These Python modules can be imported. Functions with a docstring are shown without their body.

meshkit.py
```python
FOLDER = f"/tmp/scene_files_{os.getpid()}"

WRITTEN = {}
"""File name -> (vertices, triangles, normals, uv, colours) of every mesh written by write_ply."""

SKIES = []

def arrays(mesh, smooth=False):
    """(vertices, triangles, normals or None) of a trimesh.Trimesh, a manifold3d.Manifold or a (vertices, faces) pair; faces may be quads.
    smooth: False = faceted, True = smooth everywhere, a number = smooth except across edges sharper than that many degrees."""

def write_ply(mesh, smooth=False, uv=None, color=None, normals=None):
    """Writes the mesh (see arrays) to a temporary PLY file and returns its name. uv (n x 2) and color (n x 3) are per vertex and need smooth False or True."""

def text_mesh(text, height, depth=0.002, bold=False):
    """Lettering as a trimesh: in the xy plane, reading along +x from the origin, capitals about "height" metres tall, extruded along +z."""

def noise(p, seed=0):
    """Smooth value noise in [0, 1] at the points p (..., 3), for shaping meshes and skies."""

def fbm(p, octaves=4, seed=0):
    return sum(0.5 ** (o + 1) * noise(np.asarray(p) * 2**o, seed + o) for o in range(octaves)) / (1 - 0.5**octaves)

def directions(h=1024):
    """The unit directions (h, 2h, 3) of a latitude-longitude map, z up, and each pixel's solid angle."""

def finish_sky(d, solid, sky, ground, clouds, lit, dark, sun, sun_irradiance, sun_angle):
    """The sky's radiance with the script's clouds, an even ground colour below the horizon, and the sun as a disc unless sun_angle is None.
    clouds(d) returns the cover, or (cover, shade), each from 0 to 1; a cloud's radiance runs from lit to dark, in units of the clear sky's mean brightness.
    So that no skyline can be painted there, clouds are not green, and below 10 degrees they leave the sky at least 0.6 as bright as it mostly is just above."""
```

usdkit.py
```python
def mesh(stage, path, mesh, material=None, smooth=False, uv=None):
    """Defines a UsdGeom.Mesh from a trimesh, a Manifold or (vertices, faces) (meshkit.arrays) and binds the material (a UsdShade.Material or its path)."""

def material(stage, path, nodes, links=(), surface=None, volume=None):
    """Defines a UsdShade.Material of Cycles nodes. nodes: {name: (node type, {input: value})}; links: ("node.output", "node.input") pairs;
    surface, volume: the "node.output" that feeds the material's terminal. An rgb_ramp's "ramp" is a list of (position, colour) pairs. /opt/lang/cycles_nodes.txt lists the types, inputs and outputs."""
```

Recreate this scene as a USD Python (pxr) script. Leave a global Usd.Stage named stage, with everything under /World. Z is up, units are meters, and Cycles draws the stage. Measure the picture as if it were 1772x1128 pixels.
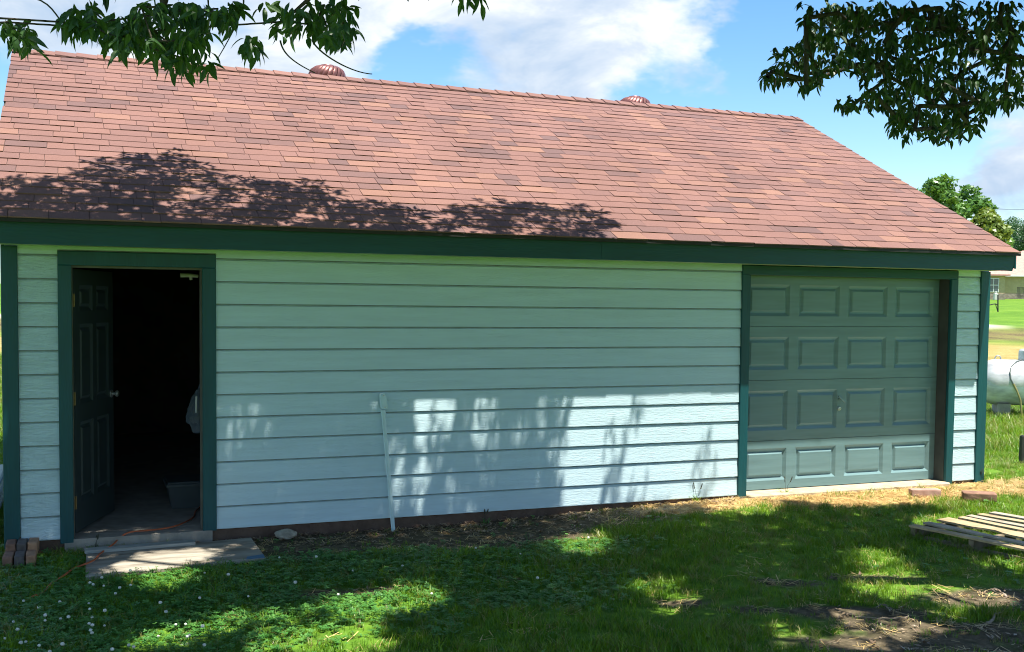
import math, random
import numpy as np, trimesh, usdkit, meshkit
from shapely.geometry import Polygon, box as sbox
from shapely import contains_xy
from shapely.ops import unary_union
from pxr import Usd, UsdGeom, UsdLux, UsdShade, Gf, Sdf, Vt

stage = Usd.Stage.CreateInMemory()
UsdGeom.Xform.Define(stage, '/World'); UsdGeom.Scope.Define(stage, '/World/Looks')
T = Sdf.ValueTypeNames

# ------------------------------------------------------------------ camera
F, YAW, PITCH, ROLL, PY = 1877.35, 0.37857, 0.05174, 0.010958, 619.6
CAM = np.array([0.4281, -8.7843, 1.8243])
_c, _s = math.cos(YAW), math.sin(YAW)
_fw, _rt, _up = np.array([_s, _c, 0]), np.array([_c, -_s, 0]), np.array([0, 0, 1.0])
FWD = _fw * math.cos(PITCH) - _up * math.sin(PITCH); _u2 = _up * math.cos(PITCH) + _fw * math.sin(PITCH)
RGT = _rt * math.cos(ROLL) + _u2 * math.sin(ROLL); UPV = _u2 * math.cos(ROLL) - _rt * math.sin(ROLL)
cam = UsdGeom.Camera.Define(stage, '/World/camera')
M = Gf.Matrix4d(*RGT, 0, *UPV, 0, *(-FWD), 0, *CAM, 1)
cam.AddTransformOp().Set(M)
cam.CreateHorizontalApertureAttr(36.0); cam.CreateVerticalApertureAttr(36.0 * 652 / 1024)
cam.CreateFocalLengthAttr(36.0 * F / 1772)
cam.CreateVerticalApertureOffsetAttr(36.0 * (PY - 564) / 1772)
cam.CreateClippingRangeAttr((0.05, 5000.0))
cam.CreateExposureAttr(1.3)

# ------------------------------------------------------------------ sun and sky
SUN = np.array([0.45, -1.0, 3.5]); SUN = SUN / np.linalg.norm(SUN)
def look_matrix(z, t=(0, 0, 0)):
    x = np.cross([0, 0, 1.0], z); x /= np.linalg.norm(x); y = np.cross(z, x)
    return Gf.Matrix4d(*x, 0, *y, 0, *z, 0, *t, 1)
sun = UsdLux.DistantLight.Define(stage, '/World/sun_light')
sun.AddTransformOp().Set(look_matrix(SUN))
sun.CreateIntensityAttr(1.25); sun.CreateAngleAttr(0.53); sun.CreateColorAttr(Gf.Vec3f(1.0, 0.95, 0.86)); sun.CreateNormalizeAttr(True)
def ray(u, v):
    return FWD + RGT * ((u - 886) / F) - UPV * ((v - PY) / F)
SKY_STRENGTH = 0.06
blobs = [  # direction (through the view), angular radius, weight: open sky and cloud masses
    (740, 10, .06, .5), (740, 88, .042, -.55), (690, 100, .03, -.3), (1335, 70, .055, -.6), (1290, 30, .03, -.2), (1270, 165, .10, -.30), (1480, 195, .09, -.45), (1180, 165, .05, -.2), (1600, 280, .06, -.4), (20, 150, .04, -.3),
    (900, 90, .09, .32), (1050, 95, .07, .4), (560, 70, .09, .5), (1235, 118, .045, .5), (1725, 305, .04, .45), (1650, 225, .05, -.15), (1000, 30, .1, .3), (300, 60, .12, .4), (60, 40, .05, .3), (1420, 10, .06, .3)]
nodes = {'tc': ('texture_coordinate', {}),
         'map': ('mapping', {'scale': (1.0, 1.0, 1.9)}),
         'n1': ('noise_texture', {'scale': 6.5, 'detail': 9.0, 'roughness': 0.56, 'distortion': 0.35}),
         'n2': ('noise_texture', {'scale': 8.0, 'detail': 8.0, 'roughness': 0.58, 'distortion': 0.4}),
         'nz': ('noise_texture', {'scale': 16.0, 'detail': 4.0, 'roughness': 0.6}),
         'sky': ('sky_texture', {'sky_type': 'single_scattering', 'sun_disc': False, 'sun_elevation': float(math.asin(SUN[2])), 'sun_rotation': float(math.atan2(SUN[0], SUN[1])), 'altitude': 120.0, 'air_density': 1.0, 'aerosol_density': 0.6, 'ozone_density': 1.6}),
         'cov': ('map_range', {'range_type': 'smoothstep', 'from_min': 0.44, 'from_max': 0.72, 'to_min': 0.0, 'to_max': 1.0}),
         'shade': ('rgb_ramp', {'ramp': [(0.34, (3.5, 4.6, 6.1)), (0.50, (5.2, 5.9, 6.8)), (0.62, (7.3, 7.6, 7.9))]}),
         'hs': ('hsv', {'saturation': 1.3, 'value': 1.55}),
         'mix': ('mix_color', {'use_clamp': False}),
         'bg': ('background_shader', {'strength': SKY_STRENGTH})}
links = [('tc.generated', 'map.vector'), ('map.vector', 'n1.vector'), ('map.vector', 'n2.vector'), ('map.vector', 'nz.vector')]
links += [('nz.color', 'wob.vector1')]
nodes['wob'] = ('vector_math', {'math_type': 'multiply_add', 'vector2': (.09, .09, .09), 'vector3': (-.045, -.045, -.045)})
nodes['dirw'] = ('vector_math', {'math_type': 'add'})
links += [('tc.generated', 'dirw.vector1'), ('wob.vector', 'dirw.vector2')]
prev = 'n1.fac'
for i, (u, v, r, w) in enumerate(blobs):
    d = ray(u, v); d = d / np.linalg.norm(d)
    nodes[f'd{i}'] = ('vector_math', {'math_type': 'distance', 'vector2': tuple(d)})
    nodes[f'm{i}'] = ('map_range', {'range_type': 'smoothstep', 'from_min': 0.0, 'from_max': r * 1.5, 'to_min': w * .5, 'to_max': 0.0})
    nodes[f'a{i}'] = ('math', {'math_type': 'add'})
    links += [('dirw.vector', f'd{i}.vector1'), (f'd{i}.value', f'm{i}.value'), (f'm{i}.result', f'a{i}.value1'), (prev, f'a{i}.value2')]
    prev = f'a{i}.value'
links += [(prev, 'cov.value'), ('n2.fac', 'shade.fac'), ('sky.color', 'hs.color'), ('hs.color', 'mix.a'), ('shade.color', 'mix.b'), ('cov.result', 'mix.fac'), ('mix.result', 'bg.color')]
sky_mat = usdkit.material(stage, '/World/Looks/sky', nodes, links, surface='bg.background')
dome = UsdLux.DomeLight.Define(stage, '/World/sky'); dome.CreateIntensityAttr(1.0)
UsdShade.MaterialBindingAPI.Apply(dome.GetPrim()).Bind(sky_mat)
dome.GetPrim().SetCustomDataByKey('kind', 'structure')

# ------------------------------------------------------------------ helpers
rng = np.random.default_rng(7); random.seed(7)
used = {}
def numbered(parent, name):
    k = used.get((parent, name), 0); used[(parent, name)] = k + 1
    return f'{parent}/{name}' if k == 0 else f'{parent}/{name}_{k:03d}'
def tag(prim, label=None, cat=None, group=None, kind=None):
    for k, v in (('label', label), ('category', cat), ('group', group), ('kind', kind)):
        if v: prim.SetCustomDataByKey(k, v)
    return prim
def thing(name, label, cat, loc=(0, 0, 0), rotz=0.0, group=None):
    x = UsdGeom.Xform.Define(stage, numbered('/World', name)); x.AddTranslateOp().Set(Gf.Vec3d(*map(float, loc)))
    if rotz: x.AddRotateZOp().Set(float(math.degrees(rotz)))
    return tag(x.GetPrim(), label, cat, group)
def obj(name, mesh, m, parent=None, smooth=False, **kw):
    base = '/World' if parent is None else str(parent.GetPath())
    p = usdkit.mesh(stage, numbered(base, name), mesh, m, smooth).GetPrim()
    return tag(p, **kw)
class MB:
    def __init__(self): self.v, self.f, self.n = [], [], 0
    def add(self, v, f):
        v = np.asarray(v, float); f = np.asarray(f, int)
        if f.shape[1] == 4: f = np.vstack([f[:, [0, 1, 2]], f[:, [0, 2, 3]]])
        self.v.append(v); self.f.append(f + self.n); self.n += len(v); return self
    def hexa(self, p): # 8 points, bottom ring then top ring
        return self.add(p, [[0, 3, 2, 1], [4, 5, 6, 7], [0, 1, 5, 4], [1, 2, 6, 5], [2, 3, 7, 6], [3, 0, 4, 7]])
    def box(self, a, b):
        (x0, y0, z0), (x1, y1, z1) = a, b
        return self.hexa([(x0, y0, z0), (x1, y0, z0), (x1, y1, z0), (x0, y1, z0), (x0, y0, z1), (x1, y0, z1), (x1, y1, z1), (x0, y1, z1)])
    def bevel(self, a, b, r=.004): # box with chamfered edges
        (x0, y0, z0), (x1, y1, z1) = a, b
        pts = [(x, y, z) for x in (x0, x1) for y in (y0, y1) for z in (z0, z1)]
        P = []
        for x, y, z in pts:
            sx, sy, sz = (1 if x == x0 else -1), (1 if y == y0 else -1), (1 if z == z0 else -1)
            P += [(x + sx * r, y + sy * r, z), (x + sx * r, y, z + sz * r), (x, y + sy * r, z + sz * r)]
        h = trimesh.convex.convex_hull(np.array(P)); return self.add(h.vertices, h.faces)
    def tube(self, pts, r, n=8, cap=True):
        pts = np.asarray(pts, float); r = np.broadcast_to(np.asarray(r, float), (len(pts),))
        t = np.gradient(pts, axis=0); t /= np.linalg.norm(t, axis=1, keepdims=True) + 1e-12
        up = np.array([0, 0, 1.0]) if abs(t[0][2]) < .9 else np.array([1.0, 0, 0])
        x = np.cross(up, t[0]); x /= np.linalg.norm(x); V = []
        a = np.arange(n) * 2 * np.pi / n
        for p, d, q in zip(pts, t, r):
            x = x - d * (x @ d); x /= np.linalg.norm(x) + 1e-12; y = np.cross(d, x)
            V.append(p + q * (np.cos(a)[:, None] * x + np.sin(a)[:, None] * y))
        V = np.vstack(V); Fc = []
        for i in range(len(pts) - 1):
            for k in range(n):
                a0, a1 = i * n + k, i * n + (k + 1) % n
                Fc.append([a0, a1, a1 + n, a0 + n])
        self.add(V, Fc)
        if cap:
            m = len(pts) * n
            self.add(np.vstack([V[:n], pts[:1]]), [[(k + 1) % n, k, n] for k in range(n)])
            self.add(np.vstack([V[-n:], pts[-1:]]), [[k, (k + 1) % n, n] for k in range(n)])
        return self
    def lathe(self, prof, n=24, c=(0, 0, 0)): # (r, z) profile about z
        prof = np.asarray(prof, float); a = np.arange(n) * 2 * np.pi / n
        V = np.vstack([np.stack([r * np.cos(a) + c[0], r * np.sin(a) + c[1], np.full(n, z + c[2])], 1) for r, z in prof])
        Fc = [[i * n + k, i * n + (k + 1) % n, (i + 1) * n + (k + 1) % n, (i + 1) * n + k] for i in range(len(prof) - 1) for k in range(n)]
        return self.add(V, Fc)
    def prism(self, poly, lo, hi, axis): # polygon in the two other axes, extruded along axis
        m = trimesh.creation.extrude_polygon(Polygon(poly) if not isinstance(poly, Polygon) else poly, hi - lo, engine='earcut')
        v = np.array(m.vertices); v[:, 2] += lo
        if axis == 1: v = np.stack([v[:, 0], v[:, 2], v[:, 1]], 1); f = m.faces[:, ::-1]
        elif axis == 0: v = np.stack([v[:, 2], v[:, 0], v[:, 1]], 1); f = m.faces
        else: f = m.faces
        return self.add(v, f)
    def mesh(self): return np.vstack(self.v), np.vstack(self.f)
    def build(self, name, m, parent=None, smooth=False, **kw): return obj(name, self.mesh(), m, parent, smooth, **kw)
def at(u, v, axis, val):
    d = ray(u, v); return CAM + d * ((val - CAM[axis]) / d[axis])
def at_depth(u, v, D): return CAM + ray(u, v) * D
def proj(p):
    q = np.asarray(p, float) - CAM; z = q @ FWD; zz = np.where(z > .1, z, .1)
    return 886 + F * (q @ RGT) / zz, PY - F * (q @ UPV) / zz, z
def tone(prim, values): # per vertex float primvar
    pv = UsdGeom.PrimvarsAPI(prim).CreatePrimvar('tone', T.FloatArray, 'vertex'); pv.Set(Vt.FloatArray.FromNumpy(np.asarray(values, np.float32)))

# ------------------------------------------------------------------ materials
def mat(name, col, rough=.6, var=.12, scale=6.0, bump=0.0, bscale=40.0, stretch=(1, 1, 1), spec=.4, metallic=0.0, col2=None, detail=5.0, dist=.02, rand=0.0, lo=.35, hi=.65, distort=0.0):
    col = np.array(col, float); c2 = np.array(col2, float) if col2 is not None else col * (1 + var); c1 = col * (1 - var) if col2 is None else col
    nd = {'tc': ('geometry', {}), 'mp': ('mapping', {'scale': stretch}), 'n': ('noise_texture', {'scale': scale, 'detail': detail, 'roughness': .6}),
          'r': ('rgb_ramp', {'ramp': [(lo, tuple(c1)), (hi, tuple(c2))]}), 'p': ('principled_bsdf', {'roughness': rough, 'specular_ior_level': spec, 'metallic': metallic})}
    lk = [('tc.position', 'mp.vector'), ('mp.vector', 'n.vector'), ('n.fac', 'r.fac')]
    out = 'r.color'
    if rand:
        nd['oi'] = ('object_info', {}); nd['rm'] = ('map_range', {'from_min': 0.0, 'from_max': 1.0, 'to_min': 1 - rand, 'to_max': 1 + rand}); nd['h'] = ('hsv', {})
        lk += [('oi.random', 'rm.value'), ('rm.result', 'h.value'), (out, 'h.color')]; out = 'h.color'
    lk.append((out, 'p.base_color'))
    if bump:
        nd['nb'] = ('noise_texture', {'scale': bscale, 'detail': 6.0, 'roughness': .6, 'distortion': distort}); nd['b'] = ('bump', {'strength': bump, 'distance': dist})
        lk += [('mp.vector', 'nb.vector'), ('nb.fac', 'b.height'), ('b.normal', 'p.normal')]
    return usdkit.material(stage, '/World/Looks/' + name, nd, lk, surface='p.BSDF')
SIDING = (.48, .635, .68)
TEAL = (.0015, .060, .068)
m_siding = mat('siding_paint', SIDING, .55, .05, 3.0, bump=.9, bscale=16.0, stretch=(.45, 1, 6.5), dist=.004, distort=1.4)
m_siding_l = mat('siding_paint_grainy', np.array(SIDING) * 1.0, .55, .05, 3.0, bump=1.0, bscale=9.0, stretch=(1.1, 1, 7.0), dist=.012, distort=2.5)
m_teal = mat('teal_trim_paint', TEAL, .5, .10, 5.0, bump=.6, bscale=20.0, stretch=(3, 3, .4), dist=.006)
m_teal_h = mat('teal_fascia_paint', TEAL, .5, .10, 5.0, bump=.6, bscale=20.0, stretch=(.4, 3, 3), dist=.006)
m_gdoor = mat('garage_door_paint', (.125, .215, .220), .42, .10, 3.5, bump=.25, bscale=22.0, stretch=(.4, 1, 5), dist=.003)
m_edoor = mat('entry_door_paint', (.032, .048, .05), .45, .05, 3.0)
m_conduit = mat('conduit_paint', (.50, .66, .67), .45, .05, 9.0)
m_edge = mat('raw_board_edge', (.13, .17, .165), .8, .2, 9.0)  # dark colour standing in for the shadow line under each lap
m_soffit = mat('soffit_paint', (.42, .52, .42), .6, .06, 3.0)
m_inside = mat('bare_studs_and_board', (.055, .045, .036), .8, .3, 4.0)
m_found = mat('stained_concrete', (.075, .045, .032), .9, .3, 5.0, bump=.6, bscale=30.0, col2=(.13, .085, .06))
m_conc = mat('concrete', (.22, .20, .165), .85, .2, 7.0, bump=.5, bscale=50.0, col2=(.33, .30, .25), dist=.006)
m_apron = mat('pale_concrete', (.40, .33, .22), .85, .2, 9.0, bump=.5, bscale=60.0, dist=.006)
m_ply = mat('weathered_plywood', (.16, .135, .10), .8, .2, 3.0, bump=.4, bscale=18.0, stretch=(1, 4, 1), col2=(.34, .31, .25), dist=.004)
m_bluepaint = mat('blue_paint_stain', (.05, .13, .22), .6, .2, 30.0)
m_plank = mat('grey_plank', (.30, .31, .28), .75, .2, 4.0, bump=.4, bscale=30.0, stretch=(1, 8, 8), dist=.003)
m_hinge = mat('brass', (.22, .16, .07), .45, .15, 30.0, metallic=.9)
m_steel = mat('zinc_metal', (.50, .50, .47), .45, .1, 30.0, metallic=.9)
m_dark = mat('dark_rubber', (.015, .016, .016), .6, .2, 20.0)
m_cord = mat('orange_cord', (.42, .10, .035), .5, .25, 8.0)
m_pale = mat('white_plastic', (.5, .51, .48), .4, .05, 9.0)
m_bin = mat('grey_plastic_bin', (.06, .08, .085), .45, .08, 6.0)
m_rock = mat('pale_rock', (.30, .27, .21), .9, .3, 14.0, bump=.6, bscale=40.0)
m_vent = mat('brown_vent_metal', (.20, .085, .075), .38, .12, 20.0, metallic=.45)
m_galv = mat('silver_tank_paint', (.30, .31, .31), .45, .2, 3.0, metallic=.25, col2=(.52, .53, .53), bump=.1, bscale=5.0, stretch=(1, 1, 3))
m_hose = mat('grey_hose', (.10, .12, .11), .5, .1, 20.0)
m_yellow = mat('yellow_pipe', (.22, .19, .07), .5, .1, 20.0)
m_block = mat('grey_block', (.25, .235, .20), .9, .2, 9.0)
m_post = mat('black_steel_post', (.02, .022, .02), .5, .2, 20.0)
m_pallet = [mat('pallet_wood_' + n, c, .8, .2, 5.0, bump=.5, bscale=26.0, stretch=s, col2=c2, dist=.004) for n, c, c2, s in
            (('tan', (.26, .185, .10), (.40, .31, .18), (1, 1, 1)), ('grey', (.25, .21, .15), (.38, .33, .25), (1, 1, 1)), ('dark', (.11, .085, .05), (.2, .16, .1), (1, 1, 1)))]
m_brick = {n: mat('brick_' + n, c, .9, .25, 12.0, bump=.6, bscale=60.0, col2=c2, dist=.008) for n, c, c2 in
           (('tan', (.26, .13, .075), (.38, .22, .13)), ('brown', (.17, .09, .06), (.26, .15, .10)), ('dark', (.07, .06, .055), (.13, .11, .10)), ('pink', (.30, .17, .13), (.42, .27, .21)))}
m_bark = mat('bark', (.055, .045, .035), .9, .4, 9.0, bump=1.0, bscale=14.0, stretch=(3, 3, .8), dist=.03)
m_twig = mat('twig', (.045, .05, .03), .8, .3, 30.0)
def leaf_mat(name, c1, c2, trans=.35, by='obj'):
    nd = {'oi': ('object_info', {}), 'ge': ('geometry', {}), 'ad': ('math', {'math_type': 'add'}), 'fr': ('math', {'math_type': 'fraction'}),
          'r': ('rgb_ramp', {'ramp': [(0, c1), (1, c2)]}), 'p': ('principled_bsdf', {'roughness': .42, 'specular_ior_level': .45}),
          't': ('translucent_bsdf', {}), 'g': ('hsv', {'hue': .48, 'saturation': 1.1, 'value': 1.5}), 'm': ('mix_closure', {'fac': trans})}
    lk = [('oi.random', 'ad.value1'), ('ge.random_per_island', 'ad.value2'), ('ad.value', 'fr.value1'), ('fr.value', 'r.fac'), ('r.color', 'p.base_color'), ('r.color', 'g.color'), ('g.color', 't.color'), ('p.BSDF', 'm.closure1'), ('t.BSDF', 'm.closure2')]
    return usdkit.material(stage, '/World/Looks/' + name, nd, lk, surface='m.closure')
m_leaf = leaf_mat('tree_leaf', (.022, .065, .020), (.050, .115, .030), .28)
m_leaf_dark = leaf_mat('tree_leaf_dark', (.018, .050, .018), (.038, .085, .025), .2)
m_grass = leaf_mat('grass_blade', (.05, .16, .006), (.17, .29, .016), .35)
m_grass_y = leaf_mat('yellow_grass_blade', (.10, .15, .02), (.22, .22, .06), .35)
m_dry = leaf_mat('dry_straw', (.40, .28, .10), (.66, .50, .22), .2)
m_clover = leaf_mat('clover_leaf', (.045, .17, .03), (.11, .27, .055), .3)
m_flower = leaf_mat('clover_flower', (.55, .56, .48), (.75, .75, .68), .2)
m_litter = leaf_mat('dead_leaf', (.14, .09, .05), (.32, .24, .15), .1)
m_far_green = leaf_mat('far_tree_leaf', (.07, .17, .03), (.14, .27, .05), .3)
m_far_yellow = leaf_mat('far_tree_leaf_yellow', (.10, .18, .03), (.33, .33, .05), .3)
m_far_dark = leaf_mat('far_tree_leaf_dark', (.03, .085, .03), (.07, .15, .045), .2)

# roof shingles: tone primvar picks the blend, noise adds granules
RS = [(0.0, (.122, .075, .071)), (.25, (.156, .088, .078)), (.5, (.176, .096, .082)), (.75, (.192, .104, .085)), (1.0, (.216, .119, .090))]
nd = {'at': ('attribute', {'attribute': 'tone'}), 'r': ('rgb_ramp', {'ramp': RS}), 'ge': ('geometry', {}), 'n': ('noise_texture', {'scale': 230.0, 'detail': 3.0, 'roughness': .7}), 'nl': ('noise_texture', {'scale': 1.1, 'detail': 4.0}),
      'gr': ('map_range', {'from_min': .3, 'from_max': .7, 'to_min': .72, 'to_max': 1.28}), 'gl': ('map_range', {'from_min': .3, 'from_max': .7, 'to_min': .9, 'to_max': 1.1}), 'mu': ('math', {'math_type': 'multiply'}), 'h': ('hsv', {}),
      'b': ('bump', {'strength': .5, 'distance': .004}), 'p': ('principled_bsdf', {'roughness': .92, 'specular_ior_level': .2})}
m_shingle = usdkit.material(stage, '/World/Looks/shingle', nd, [('at.fac', 'r.fac'), ('ge.position', 'n.vector'), ('ge.position', 'nl.vector'), ('n.fac', 'gr.value'), ('nl.fac', 'gl.value'), ('gr.result', 'mu.value1'), ('gl.result', 'mu.value2'), ('mu.value', 'h.value'), ('r.color', 'h.color'), ('h.color', 'p.base_color'), ('n.fac', 'b.height'), ('b.normal', 'p.normal')], surface='p.BSDF')

# ------------------------------------------------------------------ ground
def depth_of(x, y): return (x - CAM[0]) * _s + (y - CAM[1]) * _c
def ground_z(x, y):
    x, y = np.asarray(x, float), np.asarray(y, float)
    wall = np.interp(x, [-1, 3.5, 4.6, 6.2, 9.3, 11], [-.10, -.10, -.06, -.025, -.035, -.06])
    k = np.clip((-y - .1) / 1.2, 0, 1); k = k * k * (3 - 2 * k); k = np.where(y > .2, np.clip((x - 9.6) / 2, 0, 1), k)
    z = wall * (1 - k) + (-.075) * k
    p = np.stack([x * 1.3, y * 1.3, 0 * x], -1)
    z = z + (meshkit.fbm(p, seed=3, octaves=3) - .5) * .05 * np.clip(-y / .8, 0, 1)
    D = depth_of(x, y)
    rise = np.interp(D, [-1e4, 50, 57, 66, 68, 84, 132, 220, 1e4], [0, 0, .05, .62, .68, 1.2, 2.95, 4.5, 5.0])
    return z + rise + (meshkit.fbm(p * .12, seed=9, octaves=3) - .5) * np.clip((D - 22) / 30, 0, 1) * .35
G = lambda u, v: at(u, v, 2, -.075)
def grid(lo, mid0, mid1, hi, step, grow):
    a = list(np.arange(mid0, mid1 + 1e-6, step)); s = step
    while a[-1] < hi: s *= grow; a.append(a[-1] + s)
    s = step
    while a[0] > lo: s *= grow; a.insert(0, a[0] - s)
    return np.array(a)
gx, gy = grid(-700, -2, 10, 900, .06, 1.06), grid(-500, -5, .4, 900, .06, 1.06)
X, Y = np.meshgrid(gx, gy); Z = ground_z(X, Y)
Z = Z + (meshkit.fbm(np.stack([X * 9, Y * 9, 0 * X], -1), seed=5, octaves=3) - .5) * .03 * ((X > -2) & (X < 10) & (Y < -.1) & (Y > -6))
nx, ny = len(gx), len(gy); ii = np.arange(nx * ny).reshape(ny, nx)
gf = np.stack([ii[:-1, :-1], ii[:-1, 1:], ii[1:, 1:], ii[1:, :-1]], -1).reshape(-1, 4)
gv = np.stack([X.ravel(), Y.ravel(), Z.ravel()], 1)
# surface kinds painted as vertex masks: soil / straw / lawn
def ell(x, y, cx, cy, rx, ry, rot=0.0):
    c, s = math.cos(rot), math.sin(rot); dx, dy = x - cx, y - cy
    return np.sqrt(((dx * c + dy * s) / rx) ** 2 + ((-dx * s + dy * c) / ry) ** 2)
def patch(d, soft=.35): return np.clip((1 - d) / soft + .5, 0, 1)
soil_px = [(1490, 1000, .35, .10), (1490, 1062, .50, .16), (1660, 1090, .70, .26), (1740, 1040, .45, .22), (1600, 1122, .9, .22), (1380, 1010, .3, .12), (1330, 1060, .3, .10), (600, 1024, .34, .08), (690, 1018, .30, .06), (540, 1030, .15, .05), (1180, 1045, .2, .10), (880, 1000, .25, .05), (1000, 953, .18, .05)]
SOIL = [(*G(u, v)[:2], a, b) for u, v, a, b in soil_px]
def fields(x, y):
    n = meshkit.fbm(np.stack([x * 2.1, y * 2.1, 0 * x], -1), seed=21, octaves=4) - .5
    n2 = meshkit.fbm(np.stack([x * 7, y * 7, 0 * x], -1), seed=23, octaves=3) - .5
    w = .7 * n + .35 * n2
    soil = patch(ell(x, y, 3.0, -.15, 2.2, .85) + w * 1.2)
    soil = np.maximum(soil, patch(ell(x, y, 4.9, -.05, 1.8, .42) + w * 1.2) * .8)
    for sx, sy, a, b in SOIL: soil = np.maximum(soil, patch(ell(x, y, sx, sy, a, b, -.38) + w * 1.6))
    straw = patch(ell(x, y, 7.5, -.12, 1.75, .56) + w * 1.0)
    straw = np.maximum(straw, patch(ell(x, y, 5.9, -.16, .95, .3) + w * 1.3)); straw = np.maximum(straw, .8 * patch(ell(x, y, 9.6, -.3, 1.2, .35) + w * 1.6))
    clover = np.clip(patch(ell(x, y, .6, -1.35, 3.3, 1.15, -.25) + w * .9) + patch(ell(x, y, 2.7, -1.15, 1.6, .42, -.1) + w) + patch(ell(x, y, -.2, -2.6, 1.6, 1.3) + w * .7), 0, 1) * (1 - soil)
    return soil, straw, clover
soil, straw, clover = fields(gv[:, 0], gv[:, 1])
D_ = depth_of(gv[:, 0], gv[:, 1])
nfar = meshkit.fbm(np.stack([gv[:, 0] * .5, gv[:, 1] * .5, 0 * gv[:, 0]], -1), seed=31, octaves=4) - .5
hay = np.clip(1 - np.abs(D_ + nfar * 9 - 45) / 12, 0, 1) * 2; hay = np.clip(hay, 0, 1)
weed = np.clip(1.6 - np.abs(D_ + nfar * 4 - 62) / 4.0, 0, 1)
road = np.clip(1.3 - np.abs(D_ - 68.0) / .8, 0, 1) * .8
g_nodes = {'s': ('attribute', {'attribute': 'soil'}), 'h': ('attribute', {'attribute': 'straw'}), 'y': ('attribute', {'attribute': 'hay'}), 'w': ('attribute', {'attribute': 'weed'}), 'o': ('attribute', {'attribute': 'road'}),
    'ge': ('geometry', {}), 'n': ('noise_texture', {'scale': 14.0, 'detail': 7.0, 'roughness': .65}), 'nb': ('noise_texture', {'scale': .5, 'detail': 5.0, 'roughness': .6}), 'nm': ('mix_float', {'fac': .45}),
    'lawn': ('rgb_ramp', {'ramp': [(.35, (.040, .090, .010)), (.5, (.085, .18, .014)), (.65, (.15, .23, .03))]}),
    'dirt': ('rgb_ramp', {'ramp': [(.3, (.040, .030, .020)), (.5, (.085, .062, .042)), (.7, (.17, .13, .09))]}),
    'sand': ('rgb_ramp', {'ramp': [(.3, (.28, .17, .07)), (.5, (.46, .31, .13)), (.7, (.56, .42, .20))]}),
    'dryg': ('rgb_ramp', {'ramp': [(.38, (.12, .14, .03)), (.5, (.27, .20, .07)), (.62, (.36, .27, .11))]}),
    'brush': ('rgb_ramp', {'ramp': [(.4, (.05, .045, .02)), (.5, (.14, .11, .05)), (.62, (.15, .17, .04))]}),
    'path': ('color', {'value': (.55, .50, .40)}),
    'm1': ('mix_color', {}), 'm2': ('mix_color', {}), 'm3': ('mix_color', {}), 'm4': ('mix_color', {}), 'm5': ('mix_color', {}), 'b': ('bump', {'strength': .7, 'distance': .03}), 'p': ('principled_bsdf', {'roughness': .95, 'specular_ior_level': .15})}
g_links = [('ge.position', 'n.vector'), ('ge.position', 'nb.vector'), ('n.fac', 'nm.a'), ('nb.fac', 'nm.b')] + [('nm.result', k + '.fac') for k in ('lawn', 'dryg', 'brush')] + [('n.fac', 'dirt.fac'), ('n.fac', 'sand.fac')] + \
    [('lawn.color', 'm1.a'), ('dryg.color', 'm1.b'), ('y.fac', 'm1.fac'), ('m1.result', 'm2.a'), ('brush.color', 'm2.b'), ('w.fac', 'm2.fac'), ('m2.result', 'm3.a'), ('path.color', 'm3.b'), ('o.fac', 'm3.fac'),
     ('m3.result', 'm4.a'), ('dirt.color', 'm4.b'), ('s.fac', 'm4.fac'), ('m4.result', 'm5.a'), ('sand.color', 'm5.b'), ('h.fac', 'm5.fac'), ('m5.result', 'p.base_color'), ('n.fac', 'b.height'), ('b.normal', 'p.normal')]
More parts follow.
